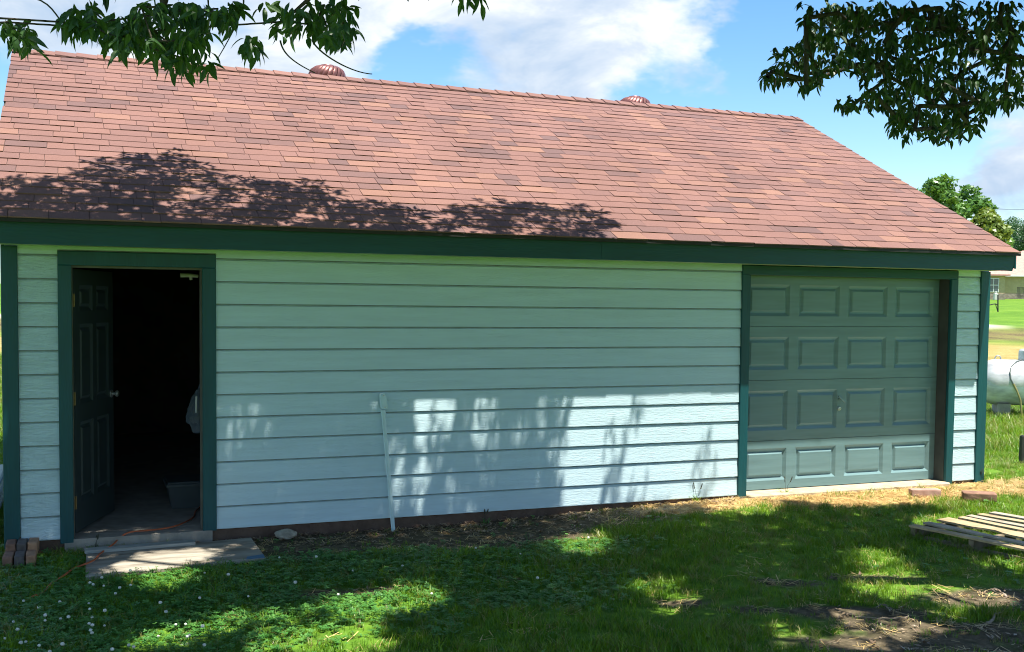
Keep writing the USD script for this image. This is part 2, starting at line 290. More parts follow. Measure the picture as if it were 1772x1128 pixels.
m_ground = usdkit.material(stage, '/World/Looks/ground', g_nodes, g_links, surface='p.BSDF')
ground = obj('ground', (gv, gf), m_ground, None, True, kind='structure', label='lawn with bare soil patches rising to a far field')
under = (gv[:, 0] > -1) & (gv[:, 0] < 9.9) & (gv[:, 1] > -1) & (gv[:, 1] < 7.4)
near = np.clip(1 - (np.hypot(gv[:, 0] - 3, gv[:, 1] + 2) - 9) / 3, 0, 1)
for nme, val in (('soil', np.clip(soil * .95, 0, 1) * near), ('straw', straw * near), ('hay', hay), ('weed', weed), ('road', road)):
    UsdGeom.PrimvarsAPI(ground).CreatePrimvar(nme, T.FloatArray, 'vertex').Set(Vt.FloatArray.FromNumpy(val.astype(np.float32)))

# ------------------------------------------------------------------ the garage
R = .1778
XA, XB, XC, XD, XE, XF = 0.0, .270, 1.414, 6.247, 8.874, 9.180
XL, XRr = -.19, 9.318
EY, EZ, RY, RZ = -.40, 2.382, 3.381, 4.312
BACK = 6.762
garage = thing('garage', 'pale blue clapboard garage with teal trim and red shingle roof', 'garage')
# walls (hidden core), floor, foundation
wall = Polygon([(-.09, 0), (9.29, 0), (9.29, 2.3), (-.09, 2.3)], [[(.345, .0), (1.333, .0), (1.333, 2.08), (.345, 2.08)][::-1], [(6.32, .0), (8.80, .0), (8.80, 2.13), (6.32, 2.13)][::-1]])
wall = wall.difference(sbox(.345, -.1, 1.333, 2.08)).difference(sbox(6.32, -.1, 8.80, 2.13))
mb = MB()
for g in getattr(wall, 'geoms', [wall]): mb.prism(g, .002, .10, 1)
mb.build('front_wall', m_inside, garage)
gable = [(.0, 0), (BACK, 0), (BACK, 2.3), (BACK, 2.56), (RY, RZ - .06), (0, 2.56)]
MB().prism(gable, -.09, .0, 0).build('side_wall', m_siding, garage)
MB().prism(gable, 9.20, 9.29, 0).build('side_wall', m_siding, garage)
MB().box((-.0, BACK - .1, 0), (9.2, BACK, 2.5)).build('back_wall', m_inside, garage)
MB().box((-.09, .003, -.4), (9.29, BACK, -.004)).build('foundation', m_found, garage)
MB().box((.30, -.035, -.35), (1.38, .20, -.002)).box((.0, .20, -.3), (9.2, 6.6, -.001)).build('floor_slab', m_conc, garage)
MB().bevel((6.345, -.10, -.2), (8.79, .22, .004), .01).build('door_apron', m_apron, garage)
# siding boards
def board(x0, x1, i, z1=None, m=None, z0=None):
    za = i * R if z0 is None else z0; zb = (i + 1) * R + .02 if z1 is None else z1
    ty = -.0115
    j = rng.uniform(-.0015, .0015)
    b = MB(); yo, yb = -.021 + j, 0.0; zt = zb - .02 if z1 is None else zb
    sec = [(yb, za), (yo + .008, za), (yo, za + .007), (ty, zt - .011), (-.001, zt - .003), (-.001, zb), (yb, zb)]
    V = np.array([(x, y_, z_) for x in (x0, x1) for y_, z_ in sec])
    b.add(V, [[i, (i + 1) % 7, 7 + (i + 1) % 7, 7 + i] for i in range(7)]); b.add(V, [[0, 6, 5], [0, 5, 4], [0, 4, 3], [0, 3, 1], [1, 3, 2], [7, 12, 13], [7, 11, 12], [7, 10, 11], [7, 8, 10], [8, 9, 10]])
    p = b.build('siding_board', m or m_siding, garage)
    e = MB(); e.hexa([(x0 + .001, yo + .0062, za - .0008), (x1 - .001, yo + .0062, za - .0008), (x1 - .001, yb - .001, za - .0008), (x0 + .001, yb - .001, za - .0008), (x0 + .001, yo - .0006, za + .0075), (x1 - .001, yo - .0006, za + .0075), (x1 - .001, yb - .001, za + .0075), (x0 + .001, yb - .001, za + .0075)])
    if i > 0: e.build('lower_edge', m_edge, p)  # thin strip over the chamfer, painted dark as the shade below the lap
    return p
for i in range(12):
    board(XA, XB, i, m=m_siding_l); board(XC, XD, i); board(XF - .306, XF, i, m=m_siding_l) if i < 12 else None
for x0, x1 in ((XA, XB), (XC, XD), (8.874, XF)): board(x0, x1, 12, z1=2.28)
board(XB, XC, 12, z1=2.28, z0=2.17)
# corner trims
MB().bevel((-.113, -.034, -.04), (-.001, -.0, 2.196)).build('corner_trim', m_teal, garage)
MB().bevel((XF + .001, -.034, -.03), (9.305, -.0, 2.196)).build('corner_trim', m_teal, garage)
MB().bevel((-.1145, .001, -.03), (-.091, .10, 2.3)).build('corner_trim', m_teal, garage)
MB().bevel((9.291, .001, -.03), (9.3145, .10, 2.3)).build('corner_trim', m_teal, garage)
# entry door casing and jambs
MB().bevel((XB + .001, -.036, -.03), (.366, -.0, 2.062)).build('door_casing', m_teal, garage)
MB().bevel((1.310, -.036, -.005), (XC - .001, -.0, 2.062)).build('door_casing', m_teal, garage)
MB().bevel((XB + .001, -.0365, 2.063), (XC - .001, -.0, 2.167)).build('door_casing', m_teal, garage)
m_jamb = mat('old_jamb_paint', (.10, .095, .07), .6, .2, 6.0)
MB().box((.346, .001, .0), (.372, .125, 2.075)).build('door_jamb', m_jamb, garage)
MB().box((1.303, .001, .0), (1.332, .125, 2.075)).build('door_jamb', m_jamb, garage)
MB().box((.373, .001, 2.046), (1.302, .125, 2.075)).build('door_jamb', m_jamb, garage)
# garage door casing
MB().bevel((XD + .001, -.034, -.04), (6.342, .0, 2.105)).build('door_casing', m_teal, garage)
MB().bevel((8.782, -.034, -.035), (8.873, .0, 2.105)).build('door_casing', m_teal, garage)
MB().bevel((XD + .001, -.0345, 2.106), (8.873, .0, 2.196)).build('door_casing', m_teal_h, garage)
m_jamb2 = mat('dark_jamb_paint', (.045, .05, .045), .6, .2, 6.0)
MB().box((6.32, .001, .0), (6.343, .215, 2.13)).build('door_jamb', m_jamb2, garage)
MB().box((8.781, .001, .0), (8.80, .215, 2.13)).build('door_jamb', m_jamb2, garage)
MB().box((6.344, .001, 2.107), (8.780, .215, 2.13)).build('door_jamb', m_jamb2, garage)
# panelled doors
def plate(w, h, rects, th, panel_a=.03, panel_b=.026, deep=.021, rise=.016):
    fr = Polygon([(0, 0), (w, 0), (w, h), (0, h)]).difference(unary_union([sbox(*r) for r in rects]))
    frame = MB().prism(fr, 0.0, th, 1); pans = []
    for x0, z0, x1, z1 in rects:
        rings = []
        for ins, y in ((0, 0.0), (.004, .003), (panel_a, deep), (panel_a + .004, deep), (panel_a + panel_b, deep - rise), (panel_a + panel_b + .003, deep - rise - .0005)):
            rings.append([(x0 + ins, y, z0 + ins), (x1 - ins, y, z0 + ins), (x1 - ins, y, z1 - ins), (x0 + ins, y, z1 - ins)])
        V = np.array(rings).reshape(-1, 3); Fc = []
        for k in range(len(rings) - 1):
            for j in range(4): a, b = k * 4 + j, k * 4 + (j + 1) % 4; Fc.append([a, b, b + 4, a + 4])
        e = (len(rings) - 1) * 4; Fc.append([e, e + 1, e + 2, e + 3])
        pans.append((V, np.array(Fc)))
    return frame.mesh(), pans
def shift(mesh, off, rot=0.0):
    v = np.array(mesh[0]); c, s = math.cos(rot), math.sin(rot)
    v = np.stack([v[:, 0] * c - v[:, 1] * s, v[:, 0] * s + v[:, 1] * c, v[:, 2]], 1) + np.array(off); return v, mesh[1]
gd = tag(UsdGeom.Xform.Define(stage, str(garage.GetPath()) + '/garage_door').GetPrim(), label='pale overhead door of four rows of raised panels')
GX0, GW, GY = 6.345, 2.432, .135
for k, (za, zb) in enumerate(((.012, .488), (.492, 1.084), (1.088, 1.610), (1.614, 2.122))):
    h = zb - za; rects = []
    lo, hi = (.085, h - .075) if k == 0 else (.10, h - .10)
    for c in range(4): x0 = .075 + c * .5975; rects.append((x0, lo, x0 + .49, hi))
    fr, pans = plate(GW, h, rects, .035)
    obj('door_section', shift(fr, (GX0, GY, za)), m_gdoor, gd)
    for p in pans: obj('raised_panel', shift(p, (GX0, GY, za)), m_gdoor, gd)
MB().box((GX0, GY + .005, -.0), (GX0 + GW, GY + .03, .012)).build('bottom_seal', m_dark, gd)
hx, hz = at(1454, 690, 1, .12)[[0, 2]]
lk = MB(); lk.tube([(hx, GY + .001, hz), (hx, GY - .035, hz)], .009, 8); lk.tube([(hx - .038, GY - .038, hz + .03), (hx + .042, GY - .042, hz - .03)], .010, 8); lk.build('door_handle', m_gdoor, gd, 30)
MB().lathe([(0, .012), (.010, .012), (.011, .007), (.017, .007), (.020, .0), (.020, -.004)], 16).build  # profile reference
lz = at(1454, 707, 1, .12)[2]
cy = MB(); a = np.arange(20) * 2 * np.pi / 20
rr = [(.0, .006), (.009, .006), (.010, .013), (.018, .012), (.021, .0)]
V = np.vstack([np.stack([hx + r * np.cos(a), np.full(20, GY - d), lz + r * np.sin(a)], 1) for r, d in rr])
cy.add(V, [[i * 20 + k, i * 20 + (k + 1) % 20, (i + 1) * 20 + (k + 1) % 20, (i + 1) * 20 + k] for i in range(4) for k in range(20)]); cy.build('lock_cylinder', m_steel, gd, 30)
# entry door, swung inwards
ed = tag(UsdGeom.Xform.Define(stage, str(garage.GetPath()) + '/entry_door').GetPrim(), label='pale six-panel door swung open into the dark inside')
dirx, diry = .33, .944; ang = math.atan2(diry, dirx)
rects = [(.12, 1.70, .41, 1.90), (.50, 1.70, .79, 1.90), (.12, .98, .41, 1.60), (.50, .98, .79, 1.60), (.12, .22, .41, .84), (.50, .22, .79, .84)]
fr, pans = plate(.91, 2.02, rects, .04)
off = (.380, .115, .018)
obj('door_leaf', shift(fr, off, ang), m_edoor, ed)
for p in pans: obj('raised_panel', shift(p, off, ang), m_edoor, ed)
kb = MB(); kb.lathe([(0.032, 0), (.032, .008), (.012, .012), (.012, .03), (.026, .04), (.028, .052), (.02, .062), (0, .064)], 16)
kv, kf = kb.mesh(); kv = np.stack([kv[:, 0], -kv[:, 2], kv[:, 1]], 1); kv[:, 0] += .85; kv[:, 2] += 1.0
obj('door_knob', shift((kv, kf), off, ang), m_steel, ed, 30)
for z in (1.80, 1.05, .25):
    h = MB(); h.box((.3725, .085, z - .05), (.376, .112, z + .05)); h.tube([(.381, .113, z - .05), (.381, .113, z + .05)], .006, 8); h.build('hinge', m_hinge, ed)
# eaves
FZ = 2.196
MB().prism([(XL + .02, FZ), (4.598, FZ), (4.598, 2.352), (XL + .02, 2.352)], -.348, -.326, 1).build('fascia', m_teal_h, garage)
MB().prism([(4.601, FZ + .001), (9.272, FZ), (9.3165, 2.352), (4.601, 2.352)], -.3465, -.326, 1).build('fascia', m_teal_h, garage)
MB().box((XL + .03, -.325, FZ + .006), (9.27, -.017, FZ + .016)).build('soffit', m_soffit, garage)
SL = (RZ - EZ) / (RY - EY)
def roofz(y): return EZ + SL * (y - EY)
for x0, x1 in ((XL + .003, XL + .022), (9.2925, 9.316)):   # rake boards, both slopes
    b = MB().prism([(-.349, roofz(-.349) - .19), (-.349, roofz(-.349) - .036), (RY, RZ - .036), (2 * RY + .349, roofz(-.349) - .036), (2 * RY + .349, roofz(-.349) - .19), (RY, RZ - .21)], x0, x1, 0)
    b.build('rake_board', m_teal, garage)
b = MB()
for s in (0, 1):
    pts = [(EY + .012, EZ - .030), (RY, RZ - .030), (RY, RZ - .012), (EY + .012, EZ - .012)]
    if s: pts = [(2 * RY - y, z) for y, z in pts][::-1]
    b.prism(pts, XL + .005, XRr - .004, 0)
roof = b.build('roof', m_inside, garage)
MB().prism([(EY - .004, EZ - .034), (EY + .010, EZ - .034), (EY + .010, EZ - .013), (EY - .004, EZ - .009)], XL, XRr, 0).build('drip_edge', m_dark, roof)
# shingles: tabs in 30 courses
NC = 30; Ls = math.hypot(RY - EY, RZ - EZ); ex = Ls / NC
sd = np.array([0, RY - EY, RZ - EZ]) / Ls; nrm = np.array([0, -(RZ - EZ), RY - EY]) / Ls
tabs = []
for c in range(NC):
    x = XL - rng.uniform(0, .2); row = rng.uniform(-.06, .06)
    while x < XRr:
        w = rng.choice([.14, .19, .23, .27, .31, .36]) * rng.uniform(.92, 1.08)
        x0, x1 = max(x, XL) , min(x + w, XRr)
        if x1 - x0 > .03:
            tn = np.clip(rng.normal(.5, .17) + row * .7, 0, 1)
            if rng.random() < .08: tn = rng.uniform(.85, 1)
            if rng.random() < .08: tn = rng.uniform(.0, .2)
            tabs.append((c, x0, x1, tn, rng.uniform(.005, .012), rng.uniform(-.004, .004), rng.uniform(-.003, .003)))
        x += w
def tabmesh(c, x0, x1, tn, th, dj, sk):
    s0 = c * ex + dj - .012 * (c == 0); s1 = (c + 1) * ex + .02; g = .0018
    o = np.array([0, EY, EZ])
    P = []
    for x, k in ((x0 + g, -1), (x1 - g, 1)):
        for s, h0, h1 in ((s0 + k * sk, -.002, th), (s1, -.004, .0015)):
            for h in (h0, h1): P.append(np.array([x, 0, 0]) + o + sd * s + nrm * h)
    P = np.array(P)  # x0:(s0 lo, s0 hi, s1 lo, s1 hi), x1: ...
    return P[[0, 4, 6, 2, 1, 5, 7, 3]]
HF = np.array([[0, 3, 2, 1], [4, 5, 6, 7], [0, 1, 5, 4], [1, 2, 6, 5], [2, 3, 7, 6], [3, 0, 4, 7]])
rest = MB(); rt = []
order = sorted(range(len(tabs)), key=lambda k: (tabs[k][0], tabs[k][1]))
n_ind = 250
for q, k in enumerate(order):
    P = tabmesh(*tabs[k])
    if q < n_ind:
        p = obj('shingle', (P, HF), m_shingle, roof); tone(p, np.full(8, tabs[k][3]))
    else: rest.add(P, HF); rt.append(np.full(8, tabs[k][3]))
p = rest.build('upper_shingles', m_shingle, roof, kind='stuff'); tone(p, np.concatenate(rt))
# back slope, seen by nobody from here but there
b = MB(); tt = []
for c in range(NC):
    s0, s1 = c * ex, (c + 1) * ex + .02; n2 = nrm * [1, -1, 1]; d2 = sd * [1, -1, 1]; o = np.array([0, 2 * RY - EY, EZ])
    P = [np.array([x, 0, 0]) + o + d2 * s + n2 * h for x in (XL, XRr) for s, hh in ((s0, (-.002, .008)), (s1, (-.004, .0015))) for h in hh]
    b.add(np.array(P)[[0, 4, 6, 2, 1, 5, 7, 3]], HF[:, ::-1]); tt.append(np.full(8, rng.uniform(.3, .7)))
p = b.build('back_shingles', m_shingle, roof, kind='stuff'); tone(p, np.concatenate(tt))
# ridge caps
x = XL; k = 0
while x < XRr - .05:
    x1 = min(x + .30, XRr + .005); w = .135; tn = rng.uniform(.3, .75); lift0, lift1 = .010, .026
    pts = []
    for xx, lf in ((x, lift1), (x1, lift0)):
        for yy in (-w, -.03, 0, .03, w):
            zz = RZ - SL * abs(yy) + (0 if abs(yy) > .031 else 0) - (.006 if yy == 0 else 0)
            for t in (-.004, .004): pts.append((xx, RY + yy, zz + lf + t))
    h = np.array(pts); V = h; Fc = []
    for e in range(4):
        a0 = e * 2; b0 = 10 + e * 2
        Fc += [[a0 + 1, a0 + 3, b0 + 3, b0 + 1][::-1], [a0, a0 + 2, b0 + 2, b0], [a0, a0 + 1, a0 + 3, a0 + 2], [b0, b0 + 2, b0 + 3, b0 + 1]]
    Fc += [[0, 10, 11, 1], [8, 9, 19, 18]]
    p = obj('ridge_cap', (V, np.array(Fc)), m_shingle, roof); tone(p, np.full(len(V), tn)); x += .20; k += 1
# turbine vents just behind the ridge
def vent(xc, yc, zt):
    t = tag(UsdGeom.Xform.Define(stage, numbered(str(garage.GetPath()), 'turbine_vent')).GetPrim())
    base = RZ - SL * (yc - RY)
    MB().lathe([(.13, base - .12 - zt), (.13, -.27), (.17, -.25), (.17, -.235), (0, -.235)], 24, (xc, yc, zt)).build('vent_base', m_vent, t, 30)
    fins = MB()
    n = 22; prof = [(.165, -.235), (.192, -.20), (.205, -.15), (.202, -.10), (.18, -.05), (.13, -.015), (.06, .0)]
    for q in range(n):
        V = []; a0 = q * 2 * np.pi / n
        for j, (r, z) in enumerate(prof):
            tw = a0 + j * .10
            for da, dr in ((0.0, .0), (.17, .010), (.34, -.016)):
                V.append((xc + (r + dr) * math.cos(tw + da), yc + (r + dr) * math.sin(tw + da), zt + z))
        Fc = [[j * 3 + e, j * 3 + e + 1, (j + 1) * 3 + e + 1, (j + 1) * 3 + e] for j in range(len(prof) - 1) for e in (0, 1)]
        obj('fin', (np.array(V), np.array(Fc)), m_vent, t, True)
    MB().lathe([(0, .018), (.03, .016), (.075, .006), (.08, -.004), (0, -.006)], 20, (xc, yc, zt)).build('vent_cap', m_vent, t, 30)
yv = RY + .30
for u, v in ((566, 114), (1098, 168)):
    q = at(u, v, 1, yv); vent(q[0], yv, q[2])
# conduit on the wall
cd = tag(UsdGeom.Xform.Define(stage, str(garage.GetPath()) + '/wall_conduit').GetPrim(), label='pale conduit and fitting painted like the siding')
top, bot = at(663, 712, 1, -.055), at(681, 921, 1, -.075)
MB().tube([top, bot], .0165, 14).build('pipe', m_conduit, cd, 30)
tp = at(662, 681, 1, -.06); lo = at(665, 706, 1, -.06); ax = (lo - tp) / np.linalg.norm(lo - tp); sx = np.cross(ax, [0, 1, 0])
fb = []
for t_, r_ in ((0, .008), (.008, .020), (.03, .025), (.115, .025), (.125, .020)):
    fb.append((tp + ax * t_, r_))
b = MB(); P = []
for p_, r_ in fb: P += [p_ + sx * r_ + [0, -.022, 0], p_ - sx * r_ + [0, -.022, 0], p_ - sx * r_ + [0, .03, 0], p_ + sx * r_ + [0, .03, 0], p_ + sx * r_ * .6 + [0, -.030, 0], p_ - sx * r_ * .6 + [0, -.030, 0]]
h = trimesh.convex.convex_hull(np.array(P)); b.add(h.vertices, h.faces); b.tube([tp + ax * .02 + [0, .02, 0], tp + ax * .02 + [0, .06, 0]], .018, 10); b.build('fitting', m_conduit, cd, 30)
b = MB()
for t_ in (.014, .112): c_ = tp + ax * t_; b.tube([c_ + [0, -.028, 0], c_ + [0, -.035, 0]], .006, 8)
b.build('screw', m_steel, cd)
MB().tube([top - ax * .015, top + ax * .035], .021, 14).build('coupling', m_conduit, cd, 30)

# ------------------------------------------------------------------ inside the doorway
t = thing('storage_bin', 'grey plastic tote just inside the open doorway, behind the right casing', 'storage bin', (1.36, 1.12, 0))
b = MB(); b.hexa([(-.21, -.17, .002), (.21, -.17, .002), (.21, .17, .002), (-.21, .17, .002), (-.245, -.20, .20), (.245, -.20, .20), (.245, .20, .20), (-.245, .20, .20)]); b.build('tub', m_bin, t)
MB().bevel((-.262, -.217, .195), (.262, .217, .222), .008).build('rim', m_bin, t)
MB().bevel((-.25, -.205, .223), (.25, .205, .238), .006).build('lid', m_bin, t)
nd = {'p': ('principled_bsdf', {'base_color': (.09, .12, .14), 'roughness': .3, 'alpha': .4})}
m_bag = usdkit.material(stage, '/World/Looks/clear_plastic', nd, [], surface='p.BSDF')
s = trimesh.creation.icosphere(4, 1.0); v = np.array(s.vertices); nz = meshkit.fbm(v * 2.6, seed=4, octaves=3) - .5
v = v * (1 + nz[:, None] * .7); v *= [.095, .08, .19]; v[:, :2] *= np.clip(1.15 - (v[:, 2:3] + .05) * 3.2, .25, 1.2); v += [1.335, .42, .92]
obj('plastic_bag', (v, s.faces), m_bag, None, True, label='clear plastic bag hanging inside the doorway at the right', cat='plastic bag')
obj('white_pipe', MB().tube([(1.19, .5, 2.012), (1.25, .5, 2.014), (1.33, .5, 2.008)], [.017, .017, .014], 12).tube([(1.27, .5, 2.012), (1.275, .5, 1.975)], .012, 8).mesh(), m_pale, None, 30, label='short white pipe end near the top right of the dark doorway', cat='pipe')
obj('white_rod', MB().tube([(1.287, .26, .905), (1.289, .255, 1.035)], .007, 8).mesh(), m_pale, None, 30, label='thin upright white rod beside the plastic bag', cat='rod')

# ------------------------------------------------------------------ things by the door
pb = thing('plywood_board', 'weathered plywood board lying on the ground before the doorway, corner stained blue', 'board')
Zb = -.062
cs = [np.array(at(u, v, 2, Zb)) for u, v in ((148, 999), (460, 965), (434, 930), (149, 957))]
def slab(cs, th, n=1, mbx=None):
    b = mbx or MB(); lo = [c - [0, 0, th] for c in cs]; return b.hexa(lo + list(cs))
slab(cs, .022).build('sheet', m_ply, pb)
ce = [cs[1] + (cs[0] - cs[1]) * .004, cs[1] + (cs[2] - cs[1]) * .16, cs[1] + (cs[2] - cs[1]) * .13 + (cs[0] - cs[1]) * .10, cs[1] + (cs[0] - cs[1]) * .115 + (cs[2] - cs[1]) * .02]
slab([c + [0, 0, .0015] for c in ce], .0012).build('paint_stain', m_bluepaint, pb)
zp = -.035
cs2 = [np.array(at(u, v, 2, zp)) for u, v in ((147, 953), (338, 938), (337, 931), (146, 948))]
cs2[2] = cs2[1] + (cs2[2] - cs2[1]) / np.linalg.norm(cs2[2] - cs2[1]) * .10; cs2[3] = cs2[0] + (cs2[3] - cs2[0]) / np.linalg.norm(cs2[3] - cs2[0]) * .10
obj('grey_plank', slab(cs2, .024).mesh(), m_plank, None, label='narrow grey plank lying along the step behind the plywood board', cat='plank')
# extension cord
pth = []
for u, v, z in ((352, 872, .012), (340, 884, .012), (336, 891, .012), (322, 903, .012), (295, 912, .012), (250, 918, .012), (218, 923.5, .012)): pth.append(at(u, v, 2, z))
for u, v, z in ((207, 930, -.02), (197, 940, -.025), (188, 948, -.04), (170, 961, -.050), (150, 975, -.050), (137, 980, -.055), (118, 990, -.055), (97, 1004, -.055), (84, 1016, -.055), (74, 1025, -.06), (58, 1031, -.06), (45, 1037, -.075)): pth.append(at(u, v, 2, z))
pth = np.array(pth)
from scipy.interpolate import CubicSpline
tt_ = np.concatenate([[0], np.cumsum(np.linalg.norm(np.diff(pth, axis=0), axis=1))]); fine = CubicSpline(tt_, pth)(np.linspace(0, tt_[-1], 120))
fine[:, 0] += .006 * np.sin(np.linspace(0, 40, 120))
obj('extension_cord', MB().tube(fine, .0065, 8).mesh(), m_cord, None, True, label='orange extension cord running from the doorway over the plank into the clover', cat='cord')
# bricks at the left corner
def brick(mb_m, loc, size, rz, label, cat='brick', tilt=0.0, seed=0, chip=.006):
    t = trimesh.creation.box(size); t = t.subdivide().subdivide().subdivide()
    v = np.array(t.vertices); half = np.array(size) / 2
    q = np.sign(v) * np.minimum(np.abs(v), half - .007); d = v - q; L = np.linalg.norm(d, axis=1, keepdims=True)
    v = q + d / np.maximum(L, 1e-9) * np.minimum(L, .007)
    v += (meshkit.fbm(v * 38 + seed * 7, seed=seed, octaves=3)[:, None] - .5) * chip * np.sign(v)
    c, s = math.cos(tilt), math.sin(tilt); v = np.stack([v[:, 0], v[:, 1] * c - v[:, 2] * s, v[:, 1] * s + v[:, 2] * c], 1)
    c, s = math.cos(rz), math.sin(rz); v = np.stack([v[:, 0] * c - v[:, 1] * s, v[:, 0] * s + v[:, 1] * c, v[:, 2]], 1)
    return obj('brick', (v + np.array(loc), t.faces), mb_m, None, True, label=label, cat=cat)
bx0 = -.066
for j, (nm, pos, l1, l2) in enumerate((('brown', 'left', 'brown', 'brown'), ('dark', 'middle', 'dark grey', 'dark grey'), ('tan', 'right', 'tan', 'tan'))):
    brick(m_brick[nm], (bx0 + j * .0745, -.345 - .006 * j, -.056), (.068, .20, .088), .02 * (j - 1), f'{l1} brick on edge, front row of the six by the left corner trim', seed=j, chip=.012)
    brick(m_brick[nm], (bx0 + .006 + j * .0745, -.125, -.012), (.068, .20, .088), -.02 * j, f'{l2} brick on edge, rear row of the six by the left corner trim', seed=j + 5, chip=.012)
# loose bricks in front of the garage door
b1a, b1b = at(1577, 862, 2, -.05), at(1630, 863, 2, -.05)
brick(m_brick['pink'], ((b1a + b1b) / 2 + [.02, .05, .045]), (.29, .10, .085), -.34, 'brick with a pale dusty top on the straw before the garage door', seed=11)
b2 = at(1698, 868, 2, -.05)
brick(m_brick['brown'], b2 + [.02, .05, .045], (.30, .16, .08), -.62, 'reddish brick lying askew in the grass near the right corner', seed=12)
# rock
s = trimesh.creation.icosphere(4, 1.0); v = np.array(s.vertices); v = v * (1 + (meshkit.fbm(v * 1.7, seed=8, octaves=4)[:, None] - .5) * .55) * [.088, .06, .042]; v += at(496, 928, 2, -.075) + [0, .02, .012]
obj('rock', (v, s.faces), m_rock, None, True, label='pale rock against the foundation right of the plywood board', cat='rock')
# pallet
pal = thing('wooden_pallet', 'old wooden pallet lying in the grass at the right edge', 'pallet')
A = at(1570, 908, 2, .03); B = at(1728, 894, 2, .03)
e1 = np.array([.20, -1.0, 0]); e1 /= np.linalg.norm(e1)          # slat direction
e2 = np.array([e1[1] * -1, e1[0], 0])                              # across, to the right
wdt = (B - A) @ e2
slx = [(0.0, .085), (.185, .085), (.40, .17), (.66, .085), (.80, .085), (.95, .085), (1.10, .085)]
def tilt_z(p): return p
for k, (o, w) in enumerate(slx):
    st = A + e2 * o + e1 * (rng.uniform(-.015, .015)); Lg = 1.18
    prof = [(0, 0), (w, 0)]; n = 14; up, dn = [], []
    edge = MB(); V = []
    for i in range(n + 1):
        s_ = Lg * i / n; w0, w1 = 0.0, w
        if k == 2: w0 = .055 * math.exp(-((s_ - .48) / .10) ** 2) + .01 * rng.random()      # broken edge
        if k == 1: w1 = w - .02 * math.exp(-((s_ - .55) / .15) ** 2)
        zz = .004 * math.sin(s_ * 3 + k)
        for ww in (w0, w1):
            for h in (0.0, -.016): V.append(st + e1 * s_ + e2 * ww + np.array([0, 0, zz + h]))
    Fc = []
    for i in range(n):
        a0, b0 = i * 4, i * 4 + 4
        Fc += [[a0, b0, b0 + 2, a0 + 2], [a0 + 1, a0 + 3, b0 + 3, b0 + 1], [a0, a0 + 1, b0 + 1, b0], [a0 + 2, b0 + 2, b0 + 3, a0 + 3]]
    Fc += [[0, 2, 3, 1], [n * 4, n * 4 + 1, n * 4 + 3, n * 4 + 2]]
    obj('slat', (np.array(V), np.array(Fc)), m_pallet[(0, 1, 0, 0, 1, 0, 1)[k]], pal, **({'label': 'wide slat with a broken knotty edge'} if k == 2 else {}))
for s_ in (.03, .56, 1.09):
    p0 = A + e1 * s_ + e2 * .005; q = [p0, p0 + e1 * .045, p0 + e1 * .045 + e2 * 1.17, p0 + e2 * 1.17]
    b = MB(); b.hexa([c + [0, 0, -.085] for c in q] + [c + [0, 0, -.017] for c in q]); b.build('stringer', m_pallet[2], pal)
for o in (.02, .5, 1.0):
    st = A + e2 * o; q = [st, st + e1 * 1.18, st + e1 * 1.18 + e2 * .09, st + e2 * .09]
    b = MB(); b.hexa([c + [0, 0, -.102] for c in q] + [c + [0, 0, -.0855] for c in q]); b.build('bottom_slat', m_pallet[2], pal)
# sticks on the bare soil
def stick(px, label, r=.006, z=-.062):
    p = np.array([at(u, v, 2, z) for u, v in px]); t_ = np.linspace(0, 1, len(p)); f_ = CubicSpline(t_, p)(np.linspace(0, 1, 14)); f_[:, 2] += rng.uniform(-.002, .006, 14)
    obj('stick', MB().tube(f_, np.linspace(r, r * .5, 14), 6).mesh(), m_stick, None, True, label=label, cat='stick')
m_stick = mat('bleached_stick', (.22, .18, .13), .9, .3, 20.0)
stick([(1708, 1079), (1718, 1072), (1722, 1064), (1731, 1061)], 'curved bleached stick on the dark soil at lower right', .010)
stick([(1480, 1068), (1530, 1070), (1572, 1067)], 'long thin straight twig lying across the soil patch', .005)
stick([(1524, 1081), (1528, 1090), (1535, 1098)], 'short leaning twig below the long thin one', .006)
stick([(1540, 1058), (1528, 1047), (1516, 1052)], 'small bent twig between two sunlit soil spots', .005)

# ------------------------------------------------------------------ tank and post on the right
tank = thing('propane_tank', 'silver propane tank on blocks beyond the right corner', 'tank')
hd = at_depth(1740, 672, 18.9); axd = np.array([.82, -.57, 0]); axd /= np.linalg.norm(axd)
rad = .395; ctr = np.array([hd[0], hd[1], ground_z(hd[0], hd[1]) + .60]); st = ctr - axd * .18
prof = [(0, -.30)] + [(rad * math.sin(a), -.30 * math.cos(a)) for a in np.linspace(.15, math.pi / 2, 10)] + [(rad, 1.0), (rad, 2.1)] + [(rad * math.cos(a), 2.1 + .30 * math.sin(a)) for a in np.linspace(.15, math.pi / 2, 8)]
v, f_ = MB().lathe(prof, 40).mesh()
sxd = np.cross([0, 0, 1.0], axd); v = st + v[:, 2:3] * axd + v[:, 0:1] * sxd + v[:, 1:2] * np.array([0, 0, 1.0])
obj('shell', (v, f_[:, ::-1]), m_galv, tank, 40)
MB().lathe([(.13, -.04), (.13, .10), (.125, .16), (.10, .185), (0, .195)], 24, st + axd * .50 + [0, 0, rad]).build('dome_lid', m_galv, tank, 30)
lp = st + axd * .04 + [0, 0, rad - .015]; a = np.linspace(0, math.pi, 9)
MB().tube([lp + axd * (.045 * math.cos(q)) + [0, 0, .035 + .045 * math.sin(q)] for q in a], .011, 8).tube([lp + axd * .045, lp + axd * .045 + [0, 0, .04]], .011, 8).tube([lp - axd * .045, lp - axd * .045 + [0, 0, .04]], .011, 8).build('lifting_lug', m_galv, tank, 30)
